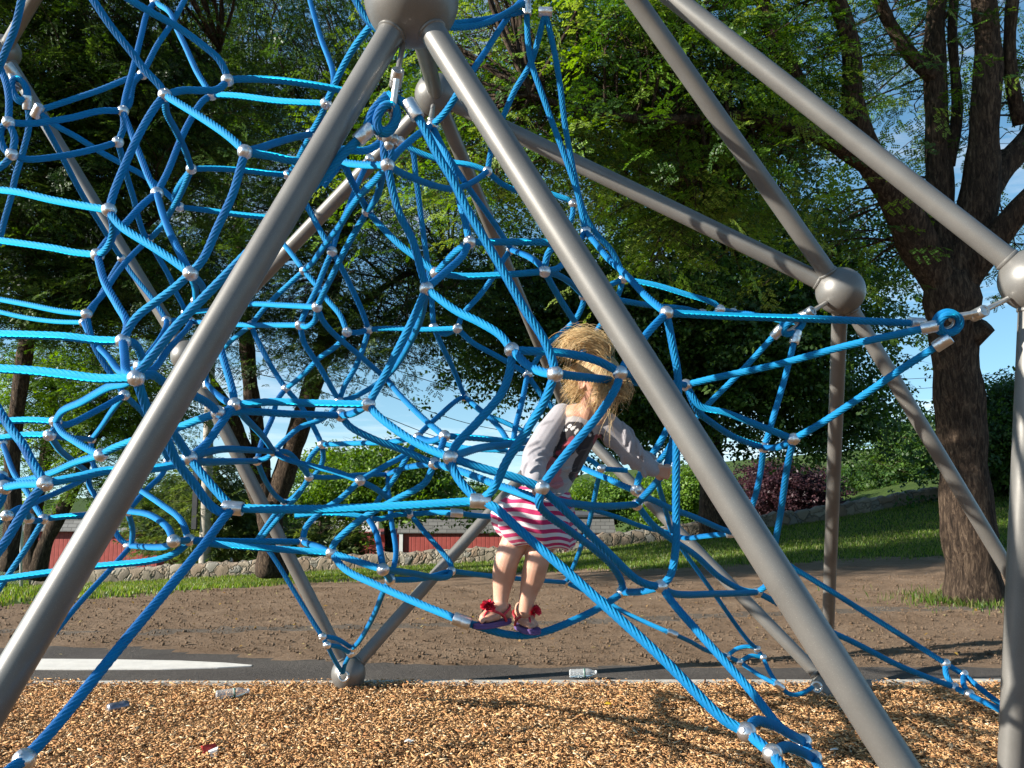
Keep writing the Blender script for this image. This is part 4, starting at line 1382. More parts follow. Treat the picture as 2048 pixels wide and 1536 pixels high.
# ================================================================== ground
def sstep(a, b, x):
    t = np.clip((np.asarray(x, dtype=float) - a) / (b - a), 0, 1)
    return t * t * (3 - 2 * t)


def vnoise(x, y, s, seed=0.0):
    x = np.asarray(x) * s + seed * 13.7; y = np.asarray(y) * s + seed * 7.3
    return (np.sin(x * 1.0 + 1.3 * np.sin(y * 0.7 + seed)) + np.sin(y * 1.17 + 1.1 * np.sin(x * 0.83)) + 0.6 * np.sin(x * 2.1 + y * 1.9 + seed) + 0.4 * np.sin(x * 4.3 - y * 3.7)) / 3.0


def terrain(x, y):
    x = np.asarray(x, dtype=float); y = np.asarray(y, dtype=float)
    wx = np.interp(x, [-40, -14, -10.6, -0.35, 8.5, 11.4, 16, 40], [-1.9, -1.55, -1.42, -0.86, 0.20, 0.70, 1.6, 4.5])
    z = wx * sstep(8.5, 24.0, y)
    drop = sstep(26.0, 42.0, y) * np.interp(x, [-40, 4, 14, 40], [3.4, 3.4, 0.6, -0.5])
    return z - drop


def wall_y(x):
    return 24.6 + 0.01 * np.asarray(x)


xs = np.concatenate([np.linspace(-160, -16, 30)[:-1], np.arange(-16, 17, 0.15), np.linspace(17, 160, 30)])
ys = np.concatenate([np.linspace(-60, -6, 12)[:-1], np.arange(-6, 4, 0.5), np.arange(4, 27, 0.10), np.linspace(27, 60, 34), np.linspace(66, 420, 24)])
GX, GY = np.meshgrid(xs, ys)
GZ = terrain(GX, GY)
near = (GY > 6.0) & (GY < 16)
PXg, PYg, _ = proj(np.stack([GX, GY, GZ], -1).reshape(-1, 3))
PXg = PXg.reshape(GX.shape); PYg = PYg.reshape(GX.shape)
DG = (GY > 0.5)
wob = vnoise(GX, GY, 2.3, 1.0) * 0.5 + vnoise(GX, GY, 6.1, 2.0) * 0.5
chip_edge = 6.08                                            # y (m) of the edge of the woodchip bed
asph_end = np.interp(GX, [-6, -3.2, -2.2, -1.2, 0, 8], [7.42, 7.30, 6.95, 6.72, 6.58, 6.55]) + wob * 0.06
lawn_px = np.interp(PXg, [-400, 0, 200, 500, 650, 1000, 1350, 1700, 2100, 2600], [1222, 1212, 1193, 1172, 1160, 1142, 1135, 1118, 1108, 1100])
lawn_mask = DG & (GY > 7.5) & (PYg < lawn_px + wob * 7)
# the dirt is dug over: little clods and ruts
rough = (vnoise(GX, GY, 9.0, 3.0) * 0.012 + vnoise(GX, GY, 21.0, 4.0) * 0.010)
isdirt = (GY > asph_end) & ~lawn_mask & (GY < 27)
GZ = GZ + np.where(isdirt, rough - 0.004, 0)
ny, nx = GX.shape
V = np.stack([GX, GY, GZ], -1).reshape(-1, 3)
I = np.arange(ny - 1)[:, None] * nx + np.arange(nx - 1)[None, :]
Q = np.stack([I, I + 1, I + nx + 1, I + nx], -1)
cell = lambda A: A[:-1, :-1]
c_chip = cell(GY) < chip_edge - 0.05
c_asph = (~c_chip) & (cell(GY) < cell(asph_end))
strip = np.abs(cell(PYg) - np.interp(cell(PXg), [0, 150, 700, 1000, 1600, 2100], [1262, 1268, 1254, 1250, 1224, 1212])) < 4.5
c_lawn = cell(lawn_mask) | (cell(GY) > 27) | (np.abs(cell(GX)) > 16) & ~c_chip & ~c_asph
c_strip = strip & ~c_lawn & ~c_chip & ~c_asph & (wob[:-1, :-1] > -0.45)
c_dirt = ~(c_chip | c_asph | c_lawn | c_strip)


def sub_sheet(name, mask, mat):
    f = Q[mask].reshape(-1, 4)
    u, inv = np.unique(f.ravel(), return_inverse=True)
    o = mesh_np(name, V[u], inv.reshape(-1, 4).astype(np.int32), mat)
    o['kind'] = 'structure'
    return o


def dirt_mat(name, c0, c1, c2, bs=1.0):
    m, nt, b = mat_new(name)
    L = nt.links
    tc = nd(nt, 'ShaderNodeTexCoord')
    n1 = nd(nt, 'ShaderNodeTexNoise', i_Scale=1.3, i_Detail=8.0, i_Roughness=0.7)
    n2 = nd(nt, 'ShaderNodeTexNoise', i_Scale=22.0, i_Detail=8.0, i_Roughness=0.8)
    L.new(tc.outputs['Object'], n1.inputs['Vector']); L.new(tc.outputs['Object'], n2.inputs['Vector'])
    mx = nd(nt, 'ShaderNodeMath', operation='MULTIPLY_ADD', i_1=0.55, i_2=0.0)
    L.new(n1.outputs['Fac'], mx.inputs[0])
    ad = nd(nt, 'ShaderNodeMath', operation='MULTIPLY_ADD', i_1=0.45)
    L.new(n2.outputs['Fac'], ad.inputs[0]); L.new(mx.outputs[0], ad.inputs[2])
    r = ramp(nt, [(0.34, c0), (0.5, c1), (0.66, c2)])
    L.new(ad.outputs[0], r.inputs['Fac'])
    L.new(r.outputs['Color'], b.inputs['Base Color'])
    b.inputs['Roughness'].default_value = 0.95
    b.inputs['Specular IOR Level'].default_value = 0.12
    bp = nd(nt, 'ShaderNodeBump', i_Strength=1.0 * bs, i_Distance=0.06)
    L.new(n2.outputs['Fac'], bp.inputs['Height'])
    L.new(bp.outputs['Normal'], b.inputs['Normal'])
    return m


M['dirt'] = dirt_mat('turned_soil', (0.165, 0.108, 0.068), (0.26, 0.178, 0.117), (0.36, 0.26, 0.18))
M['asphalt'] = dirt_mat('asphalt', (0.060, 0.052, 0.047), (0.088, 0.078, 0.070), (0.13, 0.115, 0.10), 0.5)
M['lawn'] = dirt_mat('lawn_soil', (0.030, 0.050, 0.010), (0.050, 0.082, 0.016), (0.085, 0.105, 0.030), 0.6)
M['chipbed'] = dirt_mat('woodchip_floor', (0.13, 0.070, 0.032), (0.24, 0.135, 0.062), (0.36, 0.215, 0.105), 1.0)
M['strip'] = dirt_mat('dusty_strip', (0.10, 0.080, 0.062), (0.14, 0.115, 0.092), (0.19, 0.16, 0.13), 0.6)
sub_sheet('woodchip_bed', c_chip, M['chipbed'])
sub_sheet('asphalt_path', c_asph, M['asphalt'])
sub_sheet('lawn', c_lawn, M['lawn'])
sub_sheet('soil', c_dirt, M['dirt'])
if c_strip.any(): sub_sheet('dusty_strip', c_strip, M['strip'])

# pale timber/concrete edging between the bed and the path, and the pale concrete slab in the asphalt
M['edging'] = simple('pale_edging', (0.46, 0.43, 0.38), rough=0.85, var=0.2, scale=14, bump=0.3, bscale=60)
mb = MB()
x = -7.0
while x < 9:
    L_ = random.uniform(1.6, 2.4)
    mb.add(*box((x + L_ / 2, 6.075 + 0.012 * math.sin(x * 0.7), -0.035), (L_ - 0.012, 0.075, 0.11 + 0.012 * math.sin(3 * x))))
    x += L_
o = mb.build('edging_strip', M['edging'], smooth=False); o['kind'] = 'structure'
M['slab'] = simple('pale_concrete', (0.60, 0.57, 0.52), rough=0.9, var=0.10, scale=9, bump=0.25, bscale=90)
up_e = [(-5.2, 6.92), (-4.2, 6.90), (-3.2, 6.87), (-2.6, 6.82), (-2.2, 6.74), (-1.97, 6.66)]
lo_e = [(-5.2, 6.55), (-4.2, 6.53), (-3.2, 6.51), (-2.6, 6.52), (-2.2, 6.57), (-1.97, 6.63)]
vt = [(a, b, 0.007) for a, b in lo_e] + [(a, b, 0.007) for a, b in up_e]
vb = [(a, b, -0.05) for a, b, c in vt]
nV = len(up_e)
fc = [(i, i + 1, nV + i + 1, nV + i) for i in range(nV - 1)]
m2 = 2 * nV
ring = list(range(nV)) + list(range(m2 - 1, nV - 1, -1))
fc += [(ring[i], ring[(i + 1) % m2], ring[(i + 1) % m2] + m2, ring[i] + m2)[::-1] for i in range(m2)]
o = mesh_np('concrete_slab', np.array(vt + vb), fc, M['slab'], smooth=False); o['kind'] = 'structure'

# ------------------------------------------------------------------ wood chips
NCH = 125000
u_ = RNG.random(NCH)
cy = 3.55 + (6.05 - 3.55) * u_ ** 1.0
cx = (RNG.random(NCH) - 0.5) * 2 * (cy * 0.60 + 0.75)
Lc = RNG.gamma(2.6, 0.0066, NCH).clip(0.006, 0.085)
Wc = Lc * RNG.uniform(0.14, 0.42, NCH); Wc = Wc.clip(0.003, 0.016)
Tc = RNG.uniform(0.0015, 0.004, NCH)
yaw = RNG.uniform(0, 2 * PI, NCH); pit = RNG.normal(0, 0.24, NCH); rol = RNG.normal(0, 0.30, NCH)
bedz = 0.016 * vnoise(cx, cy, 3.2, 5.0) + 0.014 * vnoise(cx, cy, 8.0, 6.0) + 0.006 * vnoise(cx, cy, 19.0, 8.0)
cz = bedz + 0.006 + RNG.random(NCH) ** 2 * 0.028
corn = np.array([[-1, -.75, -1], [1, -1, -1], [.85, 1, -1], [-1, .7, -1], [-1, -.75, 1], [1, -1, 1], [.85, 1, 1], [-1, .7, 1]]) * 0.5
P = corn[None] * np.stack([Lc, Wc, Tc], -1)[:, None, :]
P += RNG.normal(0, 1, P.shape) * np.stack([Lc * .06, Wc * .10, Tc * 0.1], -1)[:, None, :]


def rot3(P, yaw, pit, rol):
    c, s = np.cos(rol)[:, None], np.sin(rol)[:, None]
    x, y, z = P[..., 0], P[..., 1], P[..., 2]
    y, z = y * c - z * s, y * s + z * c
    c, s = np.cos(pit)[:, None], np.sin(pit)[:, None]
    x, z = x * c + z * s, -x * s + z * c
    c, s = np.cos(yaw)[:, None], np.sin(yaw)[:, None]
    x, y = x * c - y * s, x * s + y * c
    return np.stack([x, y, z], -1)


P = rot3(P, yaw, pit, rol) + np.stack([cx, cy, cz], -1)[:, None, :]
fq = np.array([[4, 5, 6, 7], [0, 1, 5, 4], [1, 2, 6, 5], [2, 3, 7, 6], [3, 0, 4, 7]])
F = (np.arange(NCH)[:, None, None] * 8 + fq[None]).reshape(-1, 4)
t = RNG.random(NCH)
pal = np.array([[0.62, 0.37, 0.175], [0.50, 0.265, 0.11], [0.36, 0.17, 0.07], [0.74, 0.55, 0.34], [0.17, 0.085, 0.042], [0.55, 0.31, 0.14]])
ci = RNG.choice(6, NCH, p=[0.26, 0.24, 0.18, 0.09, 0.07, 0.16])
colr = pal[ci] * RNG.uniform(0.75, 1.2, (NCH, 1))
colr = np.concatenate([colr.clip(0, 0.9), np.ones((NCH, 1))], 1)
m, nt, b = mat_new('wood_chip')
at = nd(nt, 'ShaderNodeAttribute', attribute_name='leafcol')
nt.links.new(at.outputs['Color'], b.inputs['Base Color'])
b.inputs['Roughness'].default_value = 0.8; b.inputs['Specular IOR Level'].default_value = 0.2
M['chip'] = m
o = mesh_np('wood_chips', P.reshape(-1, 3), F, M['chip'], smooth=False, attr={'leafcol': ('POINT', 'FLOAT_COLOR', np.repeat(colr, 8, axis=0))})
tag(o, kind='stuff', label='loose orange brown wood chips covering the playground floor')

# ------------------------------------------------------------------ dirt clods and grass
NCL = 30000
gy = 6.7 + (13.0 - 6.7) * RNG.random(NCL) ** 1.3
gx = (RNG.random(NCL) - 0.5) * 2 * (gy * 0.62 + 0.5)
px_, py_, _ = proj(np.stack([gx, gy, terrain(gx, gy)], -1))
keep = (py_ > np.interp(px_, [-400, 0, 200, 500, 650, 1000, 1350, 1700, 2100, 2600], [1222, 1212, 1193, 1172, 1160, 1142, 1135, 1118, 1108, 1100])) & (gy > np.interp(gx, [-6, -3.2, -2.2, -1.2, 0, 8], [7.66, 7.55, 7.1, 6.76, 6.62, 6.6]))
gx, gy = gx[keep], gy[keep]; n_ = len(gx)
sz = RNG.gamma(1.5, 0.0036, n_).clip(0.002, 0.020)
ico = np.array([[1, 0, 0], [-1, 0, 0], [0, 1, 0], [0, -1, 0], [0, 0, 1], [0, 0, -.6]], float)
icf = np.array([[0, 2, 4], [2, 1, 4], [1, 3, 4], [3, 0, 4], [2, 0, 5], [1, 2, 5], [3, 1, 5], [0, 3, 5]])
P = ico[None] * (sz[:, None, None] * RNG.uniform(0.6, 1.3, (n_, 6, 1)))
P = rot3(P, RNG.uniform(0, 6.28, n_), RNG.normal(0, .5, n_), RNG.normal(0, .5, n_)) + np.stack([gx, gy, terrain(gx, gy) + sz * 0.2 + 0.004], -1)[:, None, :]
o = mesh_np('soil_clods', P.reshape(-1, 3), (np.arange(n_)[:, None, None] * 6 + icf[None]).reshape(-1, 3), M['dirt'], smooth=False)
tag(o, kind='stuff', label='small clods of dug brown soil beyond the path')


def grass(name, gx, gy, h0, h1, label, cols, wid=0.006):
    n = len(gx)
    h = RNG.uniform(h0, h1, n); a = RNG.uniform(0, 6.28, n); ln = RNG.uniform(0.1, 0.6, n) * h
    b2 = RNG.uniform(0, 6.28, n)
    z = terrain(gx, gy) - 0.005
    base = np.stack([gx, gy, z], -1)
    dx = np.stack([np.cos(a), np.sin(a), 0 * a], -1) * wid
    tip = base + np.stack([np.cos(b2) * ln, np.sin(b2) * ln, h], -1)
    mid = base + np.stack([np.cos(b2) * ln * .35, np.sin(b2) * ln * .35, h * .6], -1)
    P = np.stack([base - dx, base + dx, mid + dx * .7, tip, mid - dx * .7], 1)
    F = (np.arange(n)[:, None] * 5 + np.arange(5)[None])
    c = np.array(cols)[RNG.integers(0, len(cols), n)] * RNG.uniform(.7, 1.25, (n, 1))
    c = np.concatenate([c, np.ones((n, 1))], 1)
    o = mesh_np(name, P.reshape(-1, 3), F, M['leaf'], smooth=False, attr={'leafcol': ('POINT', 'FLOAT_COLOR', np.repeat(c, 5, axis=0))})
    tag(o, kind='stuff', label=label)


NG = 150000
gy = 9.0 + (25.5 - 9.0) * RNG.random(NG) ** 0.8
gx = (RNG.random(NG) - 0.5) * 2 * (gy * 0.66)
px_, py_, _ = proj(np.stack([gx, gy, terrain(gx, gy)], -1))
wv = vnoise(gx, gy, 2.3, 1.0) * 0.5 + vnoise(gx, gy, 6.1, 2.0) * 0.5
lim = np.interp(px_, [-400, 0, 200, 500, 650, 1000, 1350, 1700, 2100, 2600], [1222, 1212, 1193, 1172, 1160, 1142, 1135, 1118, 1108, 1100]) + wv * 7
fringe = RNG.random(NG) ** 3 * 9
keep = py_ < lim + fringe - 2
grass('grass', gx[keep], gy[keep], 0.025, 0.085, 'short green lawn grass sloping up to the stone wall', [(0.08, 0.15, 0.014), (0.115, 0.20, 0.02), (0.17, 0.235, 0.035), (0.20, 0.20, 0.07)], 0.009)
# tufts round the foot of the big right tree
tx, ty, tz = W(1950, 1224, 9.9)
n_ = 1500
ang = RNG.uniform(0, 6.28, n_); rr = 0.28 + RNG.gamma(1.1, 0.22, n_)
grass('tree_foot_grass', tx + rr * np.cos(ang), ty + rr * np.sin(ang) * 0.9, 0.02, 0.12, 'tufts of grass round the foot of the big forked tree', [(0.06, 0.12, 0.014), (0.10, 0.17, 0.02), (0.17, 0.17, 0.06)], 0.006)

# ================================================================== trees
def spray_locust():
    """Twig with pinnate compound leaves: returns (k,4,3) leaflet quads, unit metres, axis +X."""
    q = []
    r = random.Random(3)
    for i in range(7):
        x0 = 0.06 + 0.048 * i
        sgn = 1 if i % 2 else -1
        ang = sgn * math.radians(r.uniform(38, 70)) if i < 6 else 0
        L = 0.13 * r.uniform(0.8, 1.15)
        ax = np.array([math.cos(ang), math.sin(ang), r.uniform(-0.35, 0.1)]); ax /= np.linalg.norm(ax)
        side = np.cross([0, 0, 1], ax); side /= np.linalg.norm(side)
        for j in range(5):
            c = np.array([x0, 0, 0]) + ax * (L * (0.22 + 0.19 * j))
            for s in (-1, 1):
                d = side * s + ax * 0.45 + np.array([0, 0, r.uniform(-0.5, 0.3)]); d /= np.linalg.norm(d)
                w = np.cross(d, [0, 0, 1.0]); w /= np.linalg.norm(w) + 1e-9
                w = w + np.array([0, 0, r.uniform(-.5, .5)])
                l_, w_ = 0.038 * (1 - 0.06 * j), 0.0115
                q.append([c, c + d * l_ * .45 + w * w_, c + d * l_, c + d * l_ * .45 - w * w_])
    return np.array(q)


def spray_broad():
    q = []
    r = random.Random(5)
    for i in range(16):
        c = np.array([0.04 + 0.30 * r.random(), r.uniform(-.10, .10), r.uniform(-.05, .05)])
        d = np.array([r.uniform(-.3, 1), r.uniform(-1, 1), r.uniform(-.9, .3)]); d /= np.linalg.norm(d)
        w = np.cross(d, [r.uniform(-.4, .4), r.uniform(-.4, .4), 1.0]); w /= np.linalg.norm(w)
        l_ = 0.085 * r.uniform(.75, 1.2); w_ = l_ * 0.30
        q.append([c, c + d * l_ * .5 + w * w_, c + d * l_, c + d * l_ * .5 - w * w_])
    return np.array(q)


def spray_needle():
    q = []
    r = random.Random(7)
    for i in range(26):
        x = 0.03 + 0.32 * i / 26
        d = np.array([0.75, r.choice((-1, 1)) * r.uniform(.3, .9), r.uniform(-.3, .5)]); d /= np.linalg.norm(d)
        w = np.cross(d, [r.uniform(-.6, .6), r.uniform(-.6, .6), 1.0]); w /= np.linalg.norm(w)
        c = np.array([x, 0, 0]); l_ = 0.11; w_ = 0.011
        q.append([c, c + d * l_ * .5 + w * w_, c + d * l_, c + d * l_ * .5 - w * w_])
    return np.array(q)


DENS = 1.75
SPR = {'locust': spray_locust(), 'broad': spray_broad(), 'needle': spray_needle()}


def limb_mesh(mb, pts, rads, k=12, rough=0.06, seed=0):
    C = catmull(pts, 0.18)
    s = np.linspace(0, 1, len(C))
    ps = np.linspace(0, 1, len(pts))
    d = np.concatenate([[0], np.cumsum([np.linalg.norm(np.asarray(b) - np.asarray(a)) for a, b in zip(pts, pts[1:])])])
    dc = np.concatenate([[0], np.cumsum(np.linalg.norm(np.diff(C, axis=0), axis=1))])
    R = np.interp(dc / dc[-1], d / d[-1], rads)
    R = R * (1 + rough * np.sin(dc * 5 + seed) + rough * .6 * np.sin(dc * 11 + 2 * seed))
    V, F = tube(C, R, k)
    # lumpy bark ridges along the limb
    n = len(C)
    Vr = V.reshape(n, k, 3)
    a = np.arange(k)[None, :] / k * 2 * PI
    rid = 1 + rough * np.sin(a * 3 + 0.6 * np.sin(dc[:, None] * 1.3) + seed) + rough * 0.6 * np.sin(a * 5 - dc[:, None] * .9 + seed)
    Vr = C[:, None, :] + (Vr - C[:, None, :]) * rid[:, :, None]
    mb.add(Vr.reshape(-1, 3), F)
    return C, R


def foliage(blobs, kind, cols, seed, limbs=None, mb=None, scale=1.0):
    """blobs: (px,py,rx,ry,depth,rdepth,n_clumps,clump_r,sprays). Returns verts, faces, colours."""
    rg = np.random.default_rng(seed)
    T = SPR[kind]; nq = len(T)
    VV, CC = [], []
    for (px, py, rx, ry, dep, rd, ncl, cr, ns) in blobs:
        cen = []
        ncl = int(ncl * DENS)
        while len(cen) < ncl:
            p = rg.uniform(-1, 1, 3)
            if p @ p > 1: continue
            cen.append(W(px + rx * p[0], py + ry * p[1], dep + rd * p[2]))
        blob_c = W(px, py, dep)
        for c in cen:
            r_ = cr * rg.uniform(0.6, 1.35)
            n = max(3, int(ns * rg.uniform(0.5, 1.4)))
            pos = rg.normal(0, 1, (n, 3)) * np.array([r_, r_, r_ * 0.30])
            pos[:, 2] -= 0.18 * (pos[:, 0] ** 2 + pos[:, 1] ** 2) / max(r_, .1)
            out = pos / (np.linalg.norm(pos, axis=1)[:, None] + 1e-6)
            yaw = np.arctan2(out[:, 1], out[:, 0]) + rg.normal(0, 0.7, n)
            pit = rg.normal(0.25, 0.35, n)
            rol = rg.normal(0, 0.5, n)
            sc = scale * rg.uniform(0.75, 1.3, n)
            P = np.broadcast_to(T.reshape(1, -1, 3), (n, nq * 4, 3)) * sc[:, None, None]
            P = rot3(P, yaw, pit, rol) + (pos + c)[:, None, :]
            VV.append(P.reshape(-1, 3).astype(np.float32))
            base = np.array(cols)[rg.integers(0, len(cols), n)] * rg.uniform(0.8, 1.2, (n, 1))
            col = np.repeat(base[:, None, :], nq, axis=1) * rg.uniform(0.75, 1.3, (n, nq, 1))
            CC.append(np.repeat(col.reshape(-1, 3), 4, axis=0).astype(np.float32))
            if limbs is not None and mb is not None:
                # a thin bough from the nearest limb to this clump
                L = limbs[np.argmin(((limbs - c) ** 2).sum(1) + 0.8 * np.maximum(0, limbs[:, 2] - c[2]) ** 2)]
                dist = np.linalg.norm(c - L)
                if 0.3 < dist < 6:
                    j = rg.normal(0, 0.10 * dist, 3)
                    m_ = (L + c) / 2 + j + np.array([0, 0, 0.08 * dist])
                    br = min(0.035, 0.010 + 0.007 * dist)
                    C = catmull([L, m_, c], 0.25)
                    mb.add(*tube(C, np.linspace(br, 0.006, len(C)), 5))
                    for _ in range(3):
                        e = c + rg.normal(0, 1, 3) * np.array([r_, r_, r_ * .45]) * 1.1
                        s_ = C[rg.integers(len(C) // 2, len(C))]
                        Cs = catmull([s_, (s_ + e) / 2 + rg.normal(0, .06, 3), e], 0.25)
                        mb.add(*tube(Cs, np.linspace(0.008, 0.003, len(Cs)), 4))
    V = np.vstack(VV); C = np.vstack(CC)
    F = np.arange(len(V), dtype=np.int32).reshape(-1, 4)
    return V, F, C


def tree(name, label, base, limbs, blobs, kind, cols, seed, group=None, bark=None, scale=1.0, cat='tree', boughs=True, tname='trunk', cname='crown'):
    """limbs: list of ([(px,py,depth)...], [radius...])."""
    root = empty(name, tuple(W(*base)))
    tag(root, label, cat, group)
    mb = MB(); pts_all = []
    for i, (pp, rr) in enumerate(limbs):
        C, R = limb_mesh(mb, [W(*p) for p in pp], rr, k=14 if max(rr) > 0.12 else 8, seed=seed + i)
        pts_all.append(C)
    if blobs:
        V, F, C = foliage(blobs, kind, cols, seed, np.vstack(pts_all) if pts_all and boughs else None, mb if boughs else None, scale)
        col = np.concatenate([C, np.ones((len(C), 1), np.float32)], 1)
        mesh_np(cname, V, F, M['leaf'], root, smooth=False, attr={'leafcol': ('POINT', 'FLOAT_COLOR', col)})
    if mb.n:
        mb.build(tname, bark or M['bark'], root)
    return root


LOC = [(0.090, 0.185, 0.018), (0.135, 0.24, 0.026), (0.040, 0.095, 0.012), (0.19, 0.27, 0.05), (0.028, 0.068, 0.011)]  # darkest greens stand in for shade between the leaf layers
LOC_SHADE = [(0.024, 0.054, 0.010), (0.038, 0.078, 0.012), (0.016, 0.036, 0.009), (0.07, 0.12, 0.024)]  # locust greens darkened, so shade of the left crowns is in the colour
OAK = [(0.030, 0.070, 0.014), (0.048, 0.100, 0.018), (0.080, 0.145, 0.026)]
LIT = [(0.095, 0.175, 0.020), (0.140, 0.235, 0.028), (0.065, 0.130, 0.018)]
YEL = [(0.115, 0.150, 0.035), (0.085, 0.125, 0.030), (0.065, 0.100, 0.026)]
PURP = [(0.060, 0.026, 0.032), (0.080, 0.034, 0.040), (0.042, 0.020, 0.026)]

# D: the big forked honey locust on the right
tree('locust_tree', 'big forked locust tree with thick bare limbs, rooted in the dirt at the right', (1950, 1226, 9.9),
     [([(1952, 1232, 9.9), (1942, 1120, 9.9), (1930, 980, 9.95), (1918, 820, 10.0), (1905, 690, 10.0), (1900, 600, 10.0), (1898, 545, 10.0)], [0.36, 0.285, 0.265, 0.255, 0.27, 0.30, 0.26]),
      ([(1898, 585, 10.0), (1845, 510, 9.9), (1800, 410, 9.8), (1745, 330, 9.7), (1705, 215, 9.6), (1700, 90, 9.5), (1650, -60, 9.4)], [0.22, 0.21, 0.19, 0.16, 0.13, 0.10, 0.08]),
      ([(1760, 345, 9.75), (1690, 290, 9.6), (1610, 190, 9.4), (1545, 60, 9.2), (1500, -80, 9.0)], [0.13, 0.12, 0.10, 0.085, 0.06]),
      ([(1740, 330, 9.7), (1640, 270, 9.2), (1500, 235, 8.7), (1330, 240, 8.2), (1180, 225, 7.9), (1060, 190, 7.7)], [0.11, 0.09, 0.07, 0.055, 0.04, 0.025]),
      ([(1900, 585, 10.0), (1885, 480, 10.1), (1880, 380, 10.2), (1872, 200, 10.3), (1870, 60, 10.4), (1885, -90, 10.5)], [0.21, 0.165, 0.15, 0.13, 0.115, 0.10]),
      ([(1872, 160, 10.3), (1820, 110, 10.2), (1765, 20, 10.1), (1735, -70, 10.0)], [0.09, 0.085, 0.075, 0.06]),
      ([(1905, 575, 10.0), (1940, 470, 10.0), (1960, 380, 10.0), (1968, 230, 10.0), (1975, 110, 10.0), (1960, -60, 9.9)], [0.23, 0.22, 0.20, 0.155, 0.15, 0.13]),
      ([(1962, 400, 10.0), (2010, 330, 10.1), (2060, 270, 10.2), (2120, 160, 10.3)], [0.16, 0.14, 0.12, 0.10]),
      ([(1910, 590, 10.0), (1975, 500, 9.8), (2040, 420, 9.6), (2120, 330, 9.4)], [0.19, 0.15, 0.13, 0.11]),
      ([(1900, 330, 10.2), (1915, 220, 10.3), (1905, 60, 10.4), (1915, -60, 10.4)], [0.07, 0.065, 0.055, 0.05]),
      ([(2040, 250, 10.1), (2020, 120, 10.0), (2030, -60, 10.0)], [0.08, 0.075, 0.07]),
      ([(1930, 690, 9.95), (1975, 650, 9.75)], [0.12, 0.10])],
     [(1180, 120, 330, 190, 8.6, 1.1, 46, 0.42, 17), (1420, 230, 230, 230, 9.2, 0.9, 40, 0.42, 16), (960, 260, 200, 170, 8.6, 0.9, 20, 0.40, 14),
      (1560, 60, 190, 160, 9.8, 0.9, 20, 0.45, 14), (1760, 110, 150, 160, 11.2, 0.8, 12, 0.42, 9), (1980, 160, 120, 220, 11.0, 0.8, 14, 0.42, 9),
      (1700, 470, 110, 90, 10.8, 0.8, 9, 0.40, 10), (1250, -190, 500, 170, 9.2, 1.6, 34, 0.55, 14), (1850, -200, 320, 160, 10.4, 1.5, 18, 0.55, 12),
      (1340, 420, 190, 120, 9.8, 0.8, 14, 0.40, 12), (2000, 480, 80, 120, 11, 0.6, 5, 0.35, 9)],
     'locust', LOC, 21, scale=0.86)

# A: tall dark tree in the middle distance, forked trunk at the foot of the wall
tree('forked_tree', 'tall dark forked tree rooted at the stone wall, behind the left side of the net', (545, 1146, 21),
     [([(543, 1150, 21), (546, 1090, 21), (540, 1040, 21), (538, 1000, 21)], [0.42, 0.33, 0.30, 0.30]),
      ([(538, 1030, 21), (505, 960, 21), (478, 880, 20.8), (440, 800, 20.5), (400, 745, 20.2), (330, 640, 20)], [0.26, 0.24, 0.22, 0.20, 0.17, 0.12]),
      ([(532, 1010, 21), (522, 900, 21), (505, 800, 21), (495, 700, 21), (485, 560, 21), (470, 330, 21)], [0.20, 0.19, 0.19, 0.18, 0.15, 0.10]),
      ([(545, 1025, 21), (575, 930, 21), (605, 840, 20.8), (630, 760, 20.6), (650, 690, 20.4), (670, 560, 20.2), (720, 350, 20)], [0.28, 0.26, 0.25, 0.23, 0.20, 0.16, 0.09]),
      ([(640, 740, 20.5), (700, 640, 20), (790, 560, 19.5), (900, 520, 19)], [0.14, 0.10, 0.07, 0.04])],
     [(420, 300, 330, 300, 18.5, 2.5, 60, 0.75, 26), (700, 420, 280, 250, 18.5, 2.0, 46, 0.70, 24), (620, 660, 190, 110, 18.8, 1.5, 18, 0.60, 18),
      (770, 660, 120, 80, 18.0, 1.2, 12, 0.5, 15), (350, 600, 150, 110, 18.5, 1.5, 16, 0.60, 18), (250, 480, 250, 150, 19.5, 1.5, 24, 0.8, 26), (560, 60, 420, 230, 19, 2.5, 50, 0.8, 26), (860, 560, 130, 120, 18.5, 1.2, 12, 0.55, 15),
      (500, -250, 500, 200, 18, 3, 26, 1.0, 22)],
     'locust', LOC_SHADE, 31, scale=1.15)

# E: near left tree whose shaded crown hangs over the left corner
tree('shade_tree', 'dark shady tree whose trunk stands at the left edge behind the ropes', (20, 1130, 14),
     [([(18, 1140, 14), (26, 1020, 14), (24, 900, 14), (38, 790, 13.9), (52, 690, 13.8), (70, 540, 13.6), (95, 380, 13.4), (140, 180, 13.2), (180, -60, 13)], [0.15, 0.125, 0.12, 0.12, 0.115, 0.11, 0.10, 0.08, 0.06]),
      ([(52, 690, 13.8), (120, 600, 13.5), (210, 520, 13.2), (320, 430, 13)], [0.11, 0.085, 0.06, 0.035]),
      ([(95, 380, 13.4), (200, 250, 13), (330, 150, 12.6), (440, 100, 12.3)], [0.09, 0.07, 0.05, 0.03]),
      ([(70, 540, 13.6), (20, 420, 13.5), (-60, 300, 13.3)], [0.10, 0.08, 0.05])],
     [(120, 330, 220, 260, 12.8, 1.2, 56, 0.55, 22), (90, 90, 230, 170, 12.3, 1.2, 40, 0.55, 20), (200, 540, 190, 110, 13.0, 1.0, 26, 0.50, 18), (-140, 250, 200, 400, 12.0, 1.4, 44, 0.6, 20),
      (330, 190, 170, 190, 12.6, 1.0, 24, 0.5, 17), (60, 610, 130, 60, 12.8, 0.8, 10, 0.45, 13), (100, -200, 420, 200, 11.5, 1.6, 44, 0.7, 20)],
     'locust', LOC_SHADE, 41, scale=1.0)
